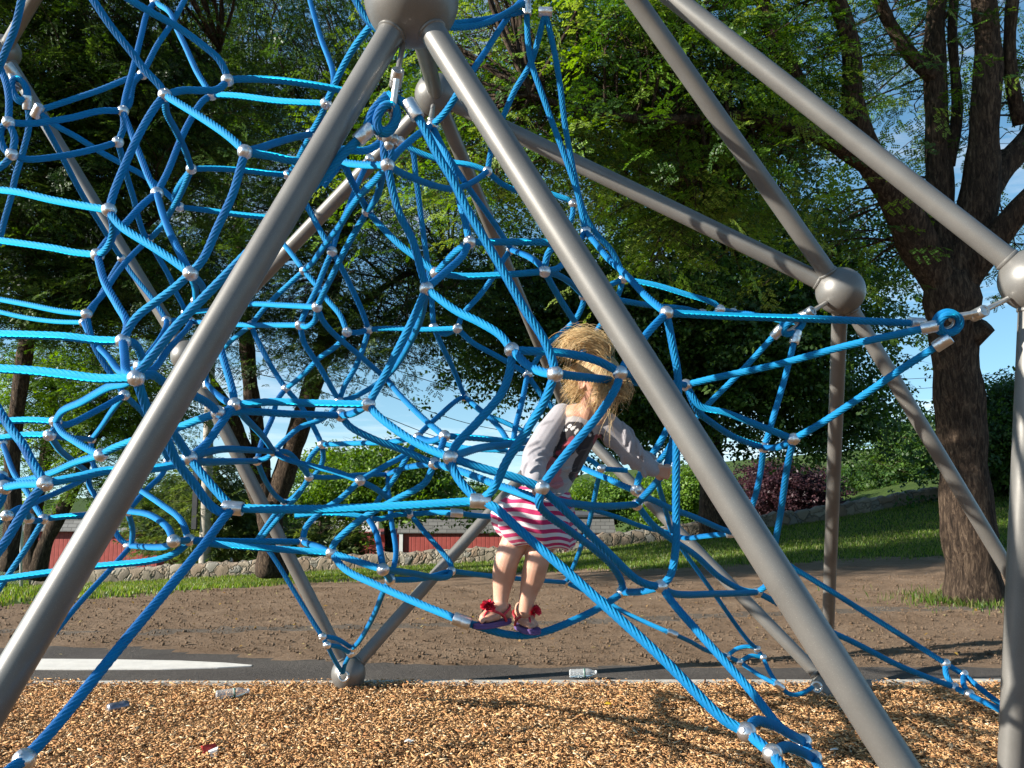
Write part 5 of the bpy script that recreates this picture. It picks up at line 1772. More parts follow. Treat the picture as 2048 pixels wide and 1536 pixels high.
# left lit tree behind, leaning twin trunk
tree('leaning_tree', 'leafy green tree with a leaning twin trunk behind the wire fence at the left', (75, 1150, 17.5),
     [([(72, 1156, 17.5), (90, 1090, 17.5), (120, 1030, 17.5), (160, 950, 17.4), (190, 860, 17.3), (215, 770, 17.2)], [0.20, 0.15, 0.14, 0.13, 0.10, 0.06]),
      ([(66, 1156, 17.5), (62, 1080, 17.5), (75, 1000, 17.5), (98, 880, 17.4), (110, 780, 17.3)], [0.18, 0.14, 0.13, 0.11, 0.07]),
      ([(190, 880, 17.3), (250, 800, 17.2), (300, 730, 17)], [0.08, 0.06, 0.03])],
     [(150, 760, 150, 85, 16.8, 1.1, 24, 0.5, 17), (230, 860, 120, 80, 17.2, 1.0, 17, 0.5, 15), (60, 860, 90, 90, 17.4, 1.0, 9, 0.5, 12), (300, 790, 80, 70, 17.6, 0.9, 9, 0.45, 13), (180, 960, 90, 50, 17.6, 0.8, 7, 0.4, 11)],
     'locust', LIT, 51, scale=1.2)

# C: oak-like tree centre right
tree('oak_tree', 'dense dark green broadleaf tree standing at the stone wall behind the girl', (1428, 1066, 23.6),
     [([(1430, 1072, 23.6), (1426, 1000, 23.6), (1422, 930, 23.6), (1412, 830, 23.6), (1400, 720, 23.5), (1380, 560, 23.4), (1360, 380, 23.3)], [0.46, 0.37, 0.36, 0.32, 0.27, 0.20, 0.10]),
      ([(1412, 830, 23.6), (1480, 740, 23.4), (1570, 650, 23.2), (1660, 600, 23)], [0.18, 0.14, 0.10, 0.05]),
      ([(1416, 860, 23.6), (1330, 760, 23.4), (1230, 680, 23.2), (1120, 620, 23)], [0.18, 0.14, 0.10, 0.05])],
     [(1400, 600, 300, 200, 22.3, 2.4, 76, 0.75, 42), (1580, 740, 190, 140, 22.2, 2.0, 40, 0.65, 36), (1270, 780, 150, 110, 22.3, 1.6, 26, 0.6, 32), (1120, 600, 190, 150, 22.3, 1.8, 36, 0.65, 34),
      (1010, 690, 110, 70, 22.0, 1.2, 11, 0.5, 28), (1400, 330, 300, 170, 22.5, 2.2, 40, 0.75, 36), (1650, 560, 130, 150, 22.6, 1.6, 18, 0.65, 32), (1690, 810, 60, 50, 22.0, 1.0, 5, 0.4, 22), (1230, 860, 60, 50, 22.2, 1, 4, .4, 20), (950, 560, 130, 110, 22, 1.2, 12, .6, 28)],
     'broad', OAK, 61, scale=1.3)
# B: small bushy tree in front of the red building, thin trunk
tree('small_tree', 'small bushy tree with a thin pale trunk in front of the red building', (778, 1112, 29),
     [([(780, 1120, 29), (778, 1070, 29), (776, 1030, 29), (770, 980, 29), (775, 930, 29)], [0.17, 0.15, 0.13, 0.10, 0.06]),
      ([(778, 1060, 29), (750, 1020, 29), (715, 990, 29)], [0.09, 0.07, 0.04]), ([(777, 1050, 29), (805, 1015, 29), (840, 985, 29)], [0.09, 0.07, 0.04])],
     [(760, 960, 110, 60, 28.6, 1.6, 24, 0.6, 34), (700, 990, 60, 40, 28.8, 1.0, 9, 0.5, 26), (840, 970, 70, 50, 28.6, 1.2, 12, 0.5, 28), (770, 910, 80, 30, 28.8, 1.0, 8, 0.5, 24)],
     'broad', LIT, 71, scale=1.4)
tree('young_tree', 'light green young tree growing between the utility pole and the bushy tree', (655, 1085, 33),
     [([(655, 1090, 33), (653, 1030, 33), (650, 960, 33), (648, 910, 33)], [0.13, 0.11, 0.08, 0.04])],
     [(655, 950, 50, 60, 32.8, 1.0, 16, 0.5, 28), (690, 915, 40, 30, 33, .8, 6, .45, 22)], 'broad', LIT, 73, scale=1.3)
# conifers by the pole
for i, (px, py, hgt, rad, dep, lab) in enumerate([(428, 1110, 190, 75, 27.5, 'bushy yellow green conifer half hidden behind the utility pole'),
                                                  (345, 1100, 150, 80, 30, 'yellow green conifer left of the utility pole, above the red wall'),
                                                  (640, 1112, 70, 55, 27.0, 'low spreading conifer in front of the white fascia'),
                                                  (505, 1100, 130, 60, 31, 'dark green conifer just right of the utility pole')]):
    tree('conifer', lab, (px, py, dep), [([(px, py + 6, dep), (px + 2, py - hgt * .5, dep), (px, py - hgt, dep)], [0.14, 0.10, 0.03])],
         [(px, py - hgt * .42, rad, hgt * .42, dep - .2, 1.2, 26, 0.45, 26), (px + 6, py - hgt * .85, rad * .5, hgt * .22, dep, .6, 7, 0.35, 20)], 'needle', YEL if i != 3 else OAK, 80 + i, scale=1.5, group='conifers by the red building')
# purple leaved shrub
tree('purple_shrub', 'dark purple leaved shrub behind the stone wall', (1560, 1040, 32), [([(1560, 1046, 32), (1562, 1000, 32), (1560, 950, 32)], [0.10, 0.08, 0.05]), ([(1560, 1030, 32), (1610, 980, 32)], [0.06, 0.03]), ([(1560, 1030, 32), (1520, 980, 32)], [0.06, 0.03])],
     [(1575, 975, 75, 45, 31.6, 1.2, 30, 0.5, 34), (1620, 1000, 40, 25, 31.4, .8, 8, 0.4, 26), (1540, 940, 30, 25, 31.8, .6, 6, .4, 24)], 'broad', PURP, 91, scale=1.25, cat='shrub')
# right background trees
tree('round_tree', 'mid green rounded tree between the upright pipe and the big forked tree', (1790, 1010, 38), [([(1790, 1016, 38), (1788, 960, 38), (1790, 900, 38)], [0.25, 0.2, 0.1])],
     [(1775, 950, 75, 50, 37.5, 2.0, 34, 0.7, 36), (1830, 900, 60, 60, 38, 2.0, 24, 0.7, 34), (1820, 850, 40, 30, 38.2, 1.2, 10, .6, 28)], 'broad', OAK, 93, scale=1.6)
tree('sunlit_tree', 'yellow green sunlit tree seen low between the shrub and the round tree', (1880, 1000, 44), [([(1880, 1010, 44), (1878, 950, 44)], [0.2, 0.1])],
     [(1880, 960, 55, 32, 43.6, 1.6, 18, 0.7, 32)], 'broad', YEL, 95, scale=1.6)
tree('dark_tree', 'dark green tree at the right edge beyond the big forked tree', (2040, 1000, 24), [([(2040, 1008, 24), (2035, 900, 24), (2040, 800, 24)], [0.25, 0.2, 0.1])],
     [(2040, 870, 80, 110, 23.5, 1.8, 40, 0.7, 34), (2010, 780, 45, 40, 23.6, 1.0, 8, .5, 26), (2000, 960, 50, 40, 23.5, 1, 10, .5, 26), (2140, 850, 100, 130, 23.5, 2, 30, .8, 30)], 'broad', OAK, 97, scale=1.3)
# far green hedges
for i, (px, py, rx, ry, dep, lab) in enumerate([(1230, 990, 130, 34, 46, 'bright green clipped hedge seen behind the girl above the flat roof'), (950, 992, 90, 18, 50, 'bright green far hedge above the grey roof left of the girl'),
                                                 (1385, 985, 55, 50, 40, 'leafy green bush left of the dark broadleaf trunk')]):
    tree('hedge', lab, (px, py + ry, dep), [([(px, py + ry + 25, dep), (px, py, dep)], [0.12, 0.06])], [(px, py, rx, ry, dep, 1.5, 40, 0.7, 38)], 'broad', LIT, 101 + i, scale=1.7, cat='hedge', tname='stem', cname='foliage')

# ================================================================== buildings, wall, pole, fence
def stone_mat():
    m, nt, b = mat_new('field_stone')
    L = nt.links
    tc = nd(nt, 'ShaderNodeTexCoord')
    nz = nd(nt, 'ShaderNodeTexNoise', i_Scale=3.0, i_Detail=3.0)
    L.new(tc.outputs['Object'], nz.inputs['Vector'])
    mxv = nd(nt, 'ShaderNodeMix', data_type='RGBA', i_0=0.30)
    L.new(tc.outputs['Object'], mxv.inputs[6]); L.new(nz.outputs['Color'], mxv.inputs[7])
    vo = nd(nt, 'ShaderNodeTexVoronoi', i_Scale=4.4)
    ve = nd(nt, 'ShaderNodeTexVoronoi', feature='DISTANCE_TO_EDGE', i_Scale=4.4)
    L.new(mxv.outputs[2], vo.inputs['Vector']); L.new(mxv.outputs[2], ve.inputs['Vector'])
    sp = nd(nt, 'ShaderNodeSeparateColor')
    L.new(vo.outputs['Color'], sp.inputs[0])
    r = ramp(nt, [(0.0, (0.15, 0.125, 0.095)), (0.3, (0.27, 0.225, 0.165)), (0.55, (0.22, 0.155, 0.105)), (0.8, (0.31, 0.275, 0.215)), (1.0, (0.19, 0.185, 0.165))])
    L.new(sp.outputs[0], r.inputs['Fac'])
    n2 = nd(nt, 'ShaderNodeTexNoise', i_Scale=30.0, i_Detail=4.0)
    L.new(tc.outputs['Object'], n2.inputs['Vector'])
    e = ramp(nt, [(0.0, (0.40, 0.37, 0.33)), (0.03, (1, 1, 1))])
    L.new(ve.outputs['Distance'], e.inputs['Fac'])
    mu = nd(nt, 'ShaderNodeMix', data_type='RGBA', blend_type='MULTIPLY', i_0=0.75)
    L.new(r.outputs['Color'], mu.inputs[6]); L.new(e.outputs['Color'], mu.inputs[7])
    L.new(mu.outputs[2], b.inputs['Base Color'])
    b.inputs['Roughness'].default_value = 0.9
    cl = nd(nt, 'ShaderNodeMath', operation='MINIMUM', i_1=0.09)
    L.new(ve.outputs['Distance'], cl.inputs[0])
    ad = nd(nt, 'ShaderNodeMath', operation='MULTIPLY_ADD', i_1=0.03)
    L.new(n2.outputs['Fac'], ad.inputs[0]); L.new(cl.outputs[0], ad.inputs[2])
    bp = nd(nt, 'ShaderNodeBump', i_Strength=1.0, i_Distance=0.35)
    L.new(ad.outputs[0], bp.inputs['Height'])
    L.new(bp.outputs['Normal'], b.inputs['Normal'])
    return m


M['stone'] = stone_mat()
mb = MB()
wx_ = np.arange(-13.5, 12.2, 0.12)
VV = []
prof = [(-0.20, -0.3), (-0.215, 0.0), (-0.205, 0.22), (-0.19, 0.40), (-0.12, 0.455), (0.0, 0.47), (0.12, 0.455), (0.19, 0.40), (0.21, 0.2), (0.22, -0.3)]
for i, x in enumerate(wx_):
    zb = float(terrain(x, 24.6)); top = 1.0 + 0.06 * math.sin(i * 1.7) + 0.05 * math.sin(i * .61 + 1) + 0.04 * math.sin(i * 3.1)
    for j, (dy, h) in enumerate(prof):
        VV.append((x, float(wall_y(x)) + dy + 0.02 * math.sin(i * 2.3 + j * 1.9) + 0.015 * math.sin(i * 4.1 + j), zb + h * 0.82 * (top if h > 0.1 else 1)))
k = len(prof)
FF = [(i * k + j, i * k + j + 1, (i + 1) * k + j + 1, (i + 1) * k + j) for i in range(len(wx_) - 1) for j in range(k - 1)]
FF += [tuple(range(k)), tuple(reversed([(len(wx_) - 1) * k + j for j in range(k)]))]
o = mesh_np('stone_wall', np.array(VV), FF, M['stone'])
tag(o, 'low rough field stone wall along the top of the lawn', 'wall')


def plank_mat(name, c0, c1, wid=0.2):
    m, nt, b = mat_new(name)
    L = nt.links
    tc = nd(nt, 'ShaderNodeTexCoord')
    wv = nd(nt, 'ShaderNodeTexWave', wave_type='BANDS', bands_direction='X', i_Scale=1.0 / wid * 0.32, i_Distortion=0.0)
    L.new(tc.outputs['Object'], wv.inputs['Vector'])
    nz = nd(nt, 'ShaderNodeTexNoise', i_Scale=4.0, i_Detail=6.0)
    L.new(tc.outputs['Object'], nz.inputs['Vector'])
    r = ramp(nt, [(0.3, c0), (0.7, c1)])
    L.new(nz.outputs['Fac'], r.inputs['Fac'])
    g = ramp(nt, [(0.0, (0.45, 0.45, 0.45)), (0.10, (1, 1, 1))])
    L.new(wv.outputs['Fac'], g.inputs['Fac'])
    mu = nd(nt, 'ShaderNodeMix', data_type='RGBA', blend_type='MULTIPLY', i_0=0.7)
    L.new(r.outputs['Color'], mu.inputs[6]); L.new(g.outputs['Color'], mu.inputs[7])
    L.new(mu.outputs[2], b.inputs['Base Color'])
    b.inputs['Roughness'].default_value = 0.8
    bp = nd(nt, 'ShaderNodeBump', i_Strength=0.5, i_Distance=0.03)
    L.new(g.outputs['Color'], bp.inputs['Height']); L.new(bp.outputs['Normal'], b.inputs['Normal'])
    return m


def shingle_mat(name, c0, c1):
    m, nt, b = mat_new(name)
    L = nt.links
    tc = nd(nt, 'ShaderNodeTexCoord')
    mp = nd(nt, 'ShaderNodeMapping'); mp.inputs['Rotation'].default_value = (PI / 2, 0, 0)
    L.new(tc.outputs['Object'], mp.inputs['Vector'])
    br = nd(nt, 'ShaderNodeTexBrick', i_Scale=1.0)
    br.inputs['Brick Width'].default_value = 0.42; br.inputs['Row Height'].default_value = 0.16; br.inputs['Mortar Size'].default_value = 0.012
    br.inputs['Color1'].default_value = (*c0, 1); br.inputs['Color2'].default_value = (*c1, 1); br.inputs['Mortar'].default_value = (*[q * .45 for q in c0], 1)
    L.new(mp.outputs['Vector'], br.inputs['Vector'])
    L.new(br.outputs['Color'], b.inputs['Base Color'])
    b.inputs['Roughness'].default_value = 0.9
    return m


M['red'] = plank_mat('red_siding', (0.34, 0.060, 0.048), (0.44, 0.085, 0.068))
M['red_shaded'] = plank_mat('shaded_red_siding', (0.22, 0.036, 0.030), (0.28, 0.050, 0.042))  # same red siding made darker: shade on these walls is in the colour
M['shingle'] = shingle_mat('grey_shingle', (0.17, 0.165, 0.155), (0.235, 0.228, 0.215))
M['brick'] = shingle_mat('brown_brick', (0.30, 0.14, 0.09), (0.36, 0.18, 0.12))
M['white'] = simple('white_paint', (0.74, 0.73, 0.70), rough=0.6, var=0.06, scale=5)
M['glassd'] = simple('dark_window_glass', (0.02, 0.022, 0.026), rough=0.1, spec=0.6)
M['roofdk'] = simple('dark_roof_felt', (0.06, 0.06, 0.065), rough=0.9, var=0.2, scale=6)


def mansard(root, x0, x1, y0, y1, zt, hb, over=0.35, mat=None):
    """Sloped shingle band round the top of a flat roofed block, with a thin cap."""
    a = over
    lo = [(x0 - a, y0 - a), (x1 + a, y0 - a), (x1 + a, y1 + a), (x0 - a, y1 + a)]
    hi = [(x0, y0), (x1, y0), (x1, y1), (x0, y1)]
    v = [(p[0], p[1], zt - hb) for p in lo] + [(p[0], p[1], zt) for p in hi]
    f = [(i, (i + 1) % 4, 4 + (i + 1) % 4, 4 + i) for i in range(4)] + [(4, 5, 6, 7), (3, 2, 1, 0)]
    mesh_np('roof', np.array(v), f, mat or M['shingle'], root, smooth=False)
    mb = MB(); mb.add(*box(((x0 + x1) / 2, (y0 + y1) / 2, zt + 0.05), (x1 - x0 + 0.16, y1 - y0 + 0.16, 0.10)))
    mb.build('roof_cap', M['roofdk'], root, smooth=False)


def px2x(px, dep): return (px - 1024) / FPX * dep
def py2z(py, dep): return float(W(1024, py, dep)[2])


D0 = 40.0
# left block: sunlit red gable front with a shingle band
b1 = empty('red_building', (px2x(240, D0), D0, -4)); tag(b1, 'low red building with a grey shingle roof band, leftmost behind the stone wall', 'building')
xa, xb = px2x(60, D0), px2x(316, D0); yb = float(W(240, 1060, D0)[1])
zt, ze, z0 = py2z(1036, D0), py2z(1060, D0), -5.2
MB().add(*box(((xa + xb) / 2, yb + 3, (z0 + ze) / 2), (xb - xa, 6, ze - z0))).build('wall', M['red'], b1, smooth=False)
MB().add(*box(((xa + xb) / 2, yb - 0.03, py2z(1148, D0)), (xb - xa - 0.02, 0.06, 0.35))).build('brick_footing', M['brick'], b1, smooth=False)
mansard(b1, xa - .1, xb + .95, yb, yb + 6, zt, zt - ze + 0.05, 0.25)
MB().add(*box((px2x(277, D0), yb - .03, py2z(1083, D0)), (0.17, 0.06, 0.36))).build('wall_plate', M['white'], b1, smooth=False)
# middle dark wing with white framed doors
b2 = empty('door_wing', (px2x(440, D0), D0 + 2, -4)); tag(b2, 'shaded red wing with white framed doors behind the utility pole', 'building')
D1 = 43.0
xa, xb = px2x(316, D1), px2x(640, D1); yb = float(W(440, 1060, D1)[1])
zt, ze = py2z(1040, D1), py2z(1072, D1)
MB().add(*box(((xa + xb) / 2, yb + 3, (z0 + ze) / 2), (xb - xa, 6, ze - z0))).build('wall', M['red_shaded'], b2, smooth=False)
mansard(b2, xa, xb, yb, yb + 6, zt, zt - ze + 0.05, 0.5)
for px in (385, 440):
    x = px2x(px, D1); z1 = py2z(1102, D1); zb = py2z(1146, D1)
    d = MB().add(*box((x, yb - 0.02, (z1 + zb) / 2), (1.25, 0.05, z1 - zb))).build('door', M['glassd'], b2, smooth=False)
    mb = MB()
    for sx in (-0.66, 0.66): mb.add(*box((x + sx, yb - 0.05, (z1 + zb) / 2), (0.14, 0.12, z1 - zb)))
    mb.add(*box((x, yb - 0.05, z1 + 0.06), (1.46, 0.12, 0.12))); mb.add(*box((x, yb - 0.05, zb + 0.25), (1.18, 0.10, 0.5)))
    o_ = mb.build('door_frame', M['white'], d, smooth=False); o_.matrix_parent_inverse = Matrix.Identity(4)
# porch block: white fascia over a dark recess
b3 = empty('porch_building', (px2x(705, D0), D0, -4)); tag(b3, 'red building with a bright white porch fascia and dark roof, behind the small bushy tree', 'building')
xa, xb = px2x(656, D0), px2x(800, D0); yb = float(W(705, 1060, D0)[1])
MB().add(*box(((xa + xb) / 2, yb + 3.4, -3.4), (xb - xa, 5, 4.4))).build('wall', M['red_shaded'], b3, smooth=False)
MB().add(*box((px2x(706, D0), yb, (py2z(1040, D0) + py2z(1063, D0)) / 2), (px2x(757, D0) - px2x(655, D0), 0.25, py2z(1040, D0) - py2z(1063, D0)))).build('fascia', M['white'], b3, smooth=False)
v = [(xa, yb - .1, py2z(1040, D0)), (px2x(757, D0), yb - .1, py2z(1040, D0)), (px2x(770, D0), yb + 5, py2z(1024, D0)), (xa, yb + 5, py2z(1024, D0))]
v = v + [(p[0], p[1], p[2] - 0.08) for p in v]
mesh_np('roof', np.array(v), [(0, 1, 2, 3), (7, 6, 5, 4), (0, 4, 5, 1), (1, 5, 6, 2), (2, 6, 7, 3), (3, 7, 4, 0)], M['roofdk'], b3, smooth=False)
for px in (659, 757):
    MB().add(*box((px2x(px, D0), yb, py2z(1085, D0)), (0.18, 0.18, 1.1))).build('porch_post', M['white'], b3, smooth=False)
# long right block
b4 = empty('long_building', (px2x(900, D0), D0 - 1, -4)); tag(b4, 'long red building with a grey shingle parapet, behind the girl', 'building')
D2 = 38.5
xa, xb = px2x(800, D2), px2x(1226, D2); yb = float(W(900, 1060, D2)[1])
zt, ze = py2z(1034, D2), py2z(1066, D2)
MB().add(*box(((xa + xb) / 2, yb + 3, (z0 + ze) / 2), (xb - xa, 6, ze - z0))).build('wall', M['red'], b4, smooth=False)
mansard(b4, xa - .02, xb + .02, yb - .02, yb + 6, zt, zt - ze, 0.10)
MB().add(*box((xa + 0.06, yb - 0.04, (z0 + ze) / 2), (0.16, 0.08, ze - z0))).build('corner_board', M['white'], b4, smooth=False)
b5 = empty('grey_roofed_house', (px2x(1740, 40), 40, 0)); tag(b5, 'pale grey roofed house just showing over the stone wall at the right', 'building')
D3 = 41.0
xa, xb = px2x(1655, D3), px2x(1800, D3); yb = float(W(1740, 1000, D3)[1])
MB().add(*box(((xa + xb) / 2, yb + 3, py2z(1030, D3)), (xb - xa, 5, 1.2))).build('wall', M['white'], b5, smooth=False)
z1, z2 = py2z(1012, D3), py2z(992, D3)
v = [(xa - .3, yb, z1), (xb + .3, yb, z1), (xb - .6, yb + 3, z2), (xa - .3, yb + 3, z2), (xb + .3, yb + 6, z1), (xa - .3, yb + 6, z1)]
mesh_np('roof', np.array(v), [(0, 1, 2, 3), (3, 2, 4, 5), (1, 4, 2), (0, 3, 5), (0, 5, 4, 1)], M['shingle'], b5, smooth=False)

# utility pole with its wires
M['polewood'] = simple('grey_pole_wood', (0.36, 0.32, 0.27), rough=0.9, var=0.25, scale=12, bump=0.4, bscale=40)
DP = 25.4
p0 = W(408, 1160, DP); p1 = W(426, 560, DP)
pr = empty('utility_pole', tuple(p0)); tag(pr, 'weathered grey wooden utility pole behind the left side of the net', 'utility pole')
n = 30
P = np.array([p0 + (p1 - p0) * t for t in np.linspace(0, 1, n)])
MB().add(*tube(P, np.linspace(0.17, 0.12, n), 16)).build('pole', M['polewood'], pr)
MB().add(*box(tuple(W(425, 590, DP)), (2.2, 0.10, 0.12))).build('crossarm', M['polewood'], pr, smooth=False)
c = W(402, 1000, DP)
MB().add(*box((c[0] - .15, c[1] - .05, c[2]), (0.14, 0.12, 1.7))).build('cable_riser', M['roofdk'], pr, smooth=False)
M['wire'] = simple('black_wire', (0.03, 0.03, 0.033), rough=0.6)
for i, (pyl, pym, pyr, lab) in enumerate([(700, 770, 745, 'topmost thin black power line crossing the sky left of the girl'), (740, 800, 762, 'second black power line below the topmost'), (815, 866, 818, 'third black power line, crossing the sky at mid height'), (850, 912, 862, 'lowest black power line, just above the far hedges')]):
    a = W(424, 560 + 40 + i * 45, DP); m_ = W(1050, pym, 36); b_ = W(2120, pyr, 44)
    o = MB().add(*tube(catmull([W(-300, pyl - 40, 26), a, m_, b_], 0.6), 0.014, 6)).build('power_line', M['wire'])
    tag(o, lab, 'power line', 'power lines')

# chain-link fence and white post at the left
M['mesh'] = simple('galvanised_wire', (0.34, 0.34, 0.34), rough=0.5, metal=0.5)
DF = 19.0
fr = empty('wire_fence', tuple(W(30, 1165, DF))); tag(fr, 'grey chain link fence panel at the left edge', 'fence')
mb = MB()
c0, c1 = W(-120, 1168, DF), W(42, 1168, DF)
hF = float(W(30, 1010, DF)[2] - c0[2])
nW = 34
for s in (-1, 1):
    for i in range(-16, nW):
        t0 = i / nW; t1 = t0 + hF / np.linalg.norm(c1 - c0)
        q0 = max(0.0, -t0 / (t1 - t0)) if t0 < 0 else 0.0
        q1 = min(1.0, (1 - t0) / (t1 - t0))
        if q1 <= q0: continue
        def pt(q):
            tt = t0 + (t1 - t0) * q
            if s < 0: tt = 1 - tt
            return c0 + (c1 - c0) * tt + np.array([0, 0, hF * q])
        mb.add(*tube([pt(q0), pt(q1)], 0.0035, 4))
mb.build('wire_mesh', M['mesh'], fr)
MB().add(*tube([c0 + np.array([0, 0, hF]), c1 + np.array([0, 0, hF])], 0.022, 10)).build('top_rail', M['mesh'], fr)
MB().add(*tube([W(43, 1172, DF), W(41, 1004, DF)], 0.035, 14)).build('post', M['white'], fr)
hr = empty('hand_rail', tuple(W(10, 1175, 16))); tag(hr, 'short pale grey metal rail at the left edge in front of the wire fence', 'rail')
MB().add(*tube([W(12, 1176, 16), W(12, 1102, 16)], 0.022, 10)).build('post', M['zinc'], hr)
MB().add(*tube([W(-60, 1101, 16), W(34, 1101, 16)], 0.022, 10)).build('rail', M['zinc'], hr)

# ================================================================== litter
M['clear'], nt_, b_ = mat_new('clear_plastic')
b_.inputs['Base Color'].default_value = (0.92, 0.94, 0.95, 1); b_.inputs['Roughness'].default_value = 0.12
b_.inputs['Transmission Weight'].default_value = 0.75; b_.inputs['IOR'].default_value = 1.25
M['label_green'] = simple('bottle_label', (0.05, 0.13, 0.10), rough=0.5)
M['white_plastic'] = simple('white_plastic', (0.75, 0.75, 0.74), rough=0.4)


def bottle(px, py, dep, yaw, L, label):
    p = W(px, py, dep)
    base = np.array([p[0], p[1], 0.045])
    r = empty('plastic_bottle', tuple(base)); tag(r, label, 'bottle', 'plastic bottles lying on the ground')
    ax = np.array([math.cos(yaw), math.sin(yaw), 0.06]); a0 = base - ax * L / 2
    R = 0.031
    pf = [(0.010, 0), (R * .85, 0.002), (R, 0.010)]
    for i in range(10):
        h = 0.018 + i * L * 0.045
        pf += [(R, h), (R * 0.93, h + L * 0.022)]
    pf += [(R, L * .52), (R * .97, L * .6), (R * .98, L * .68), (R * .75, L * .80), (R * .42, L * .90), (R * .40, L * .94)]
    MB().add(*lathe(pf, 22, a0, ax)).build('body', M['clear'], r)
    MB().add(*lathe([(R * .47, L * .935), (R * .48, L * .94), (R * .48, L * .985), (R * .45, L)], 18, a0, ax)).build('cap', M['white_plastic'], r, autosmooth=40)
    MB().add(*lathe([(R * 1.012, L * .535), (R * 1.012, L * .585)], 22, a0, ax)).build('label', M['label_green'], r)


bottle(465, 1390, 5.45, math.radians(20), 0.205, 'crushed clear plastic bottle lying on the wood chips, left of the rear ground joint')
bottle(1166, 1340, 6.02, math.radians(-4), 0.195, 'clear ribbed plastic bottle lying on the pale edging below the girl')
# drink can
M['can'] = simple('printed_can', (0.20, 0.21, 0.26), rough=0.35, metal=0.6, var=0.5, scale=30)
p = W(236, 1413, 5.15); base = np.array([p[0], p[1], 0.035])
r = empty('drink_can', tuple(base)); tag(r, 'dented dark blue drink can lying on the wood chips', 'can')
ax = np.array([0.70, 0.68, 0.05]); ax /= np.linalg.norm(ax); L = 0.12
V, F = lathe([(0.022, 0.004), (0.026, 0), (0.031, 0.008), (0.0325, 0.02), (0.0325, L * .45), (0.029, L * .55), (0.0325, L * .66), (0.0325, L - .02), (0.027, L - .005), (0.025, L), (0.022, L - .004)], 26, base - ax * L / 2, ax)
MB().add(V, F).build('body', M['can'], r)
MB().add(*lathe([(0.0245, -0.0015), (0.0262, 0.0), (0.0262, 0.003), (0.024, 0.004)], 26, base - ax * (L / 2 + .001), ax)).build('rim', M['alu'], r, autosmooth=40)
MB().add(*lathe([(0.002, 0.0045), (0.0235, 0.0045), (0.0235, 0.006), (0.002, 0.006)], 22, base - ax * (L / 2 + .0075), ax)).build('lid', M['alu'], r, autosmooth=40)
# red and white carton
M['redcard'] = simple('red_card', (0.34, 0.018, 0.018), rough=0.6, var=0.15, scale=40)
p = W(418, 1503, 4.36); r = empty('drink_carton', (p[0], p[1], 0.03)); tag(r, 'squashed red and white carton half buried in the wood chips', 'carton')
V, F = box((p[0], p[1], 0.028), (0.055, 0.038, 0.036), 0.5); V = np.array(V); V[4:, 0] += [-.01, .012, .006, -.012]; V[4:, 2] += [.012, -.012, .006, 0.0]
MB().add(V, F).build('body', M['redcard'], r, smooth=False)
V, F = box((p[0] + 0.028, p[1] - 0.03, 0.022), (0.05, 0.03, 0.035), 0.2); V = np.array(V); V[4:, 2] += [-.012, .004, .008, -.01]
MB().add(V, F).build('flap', M['white_plastic'], r, smooth=False)


def scrap(name, px, py, dep, s, col, label, cat):
    p = W(px, py, dep); n = 7
    mb = MB(); t = np.linspace(0, 2 * PI, n, endpoint=False)
    R = s * RNG.uniform(.6, 1.1, n)
    top = [(p[0] + R[i] * math.cos(t[i]), p[1] + R[i] * 0.8 * math.sin(t[i]), 0.046 + RNG.uniform(-.006, .008)) for i in range(n)]
    mb.add(top + [(q[0], q[1], q[2] - .0015) for q in top], [tuple(range(n)), tuple(reversed(range(n, 2 * n)))] + [(i, n + i, n + (i + 1) % n, (i + 1) % n) for i in range(n)])
    o = mb.build(name, simple(name + '_surface', col, rough=0.6), smooth=False); tag(o, label, cat)


scrap('paper_scrap', 817, 1490, 4.45, 0.026, (0.72, 0.70, 0.66), 'torn white paper scrap on the wood chips at the bottom middle', 'paper')
scrap('paper_scrap', 1668, 1512, 4.3, 0.022, (0.74, 0.72, 0.68), 'small white paper scrap on the wood chips beside the lowest right ropes', 'paper')
scrap('fallen_leaf', 1216, 1394, 5.2, 0.030, (0.62, 0.42, 0.02), 'bright yellow fallen leaf on the wood chips below the girl', 'leaf')
# scattered pale leaves on the soil
n_ = 260
gy = RNG.uniform(6.9, 12, n_); gx = (RNG.random(n_) - .5) * 2 * gy * .6
q = np.array([[-1, 0, 0], [0, -.5, .25], [1, 0, 0], [0, .5, .2]])[None] * RNG.uniform(.012, .028, (n_, 1, 1))
P = rot3(q, RNG.uniform(0, 6.28, n_), RNG.normal(0, .3, n_), RNG.normal(0, .3, n_)) + np.stack([gx, gy, terrain(gx, gy) + .026], -1)[:, None, :]
c = np.array([(0.45, 0.30, 0.06), (0.35, 0.22, 0.10), (0.5, 0.42, 0.2)])[RNG.integers(0, 3, n_)]
c = np.concatenate([c, np.ones((n_, 1))], 1)
o = mesh_np('leaf_litter', P.reshape(-1, 3), np.arange(n_ * 4, dtype=np.int32).reshape(-1, 4), M['leaf'], smooth=False, attr={'leafcol': ('POINT', 'FLOAT_COLOR', np.repeat(c, 4, axis=0))})
tag(o, kind='stuff', label='small fallen leaves scattered over the soil')

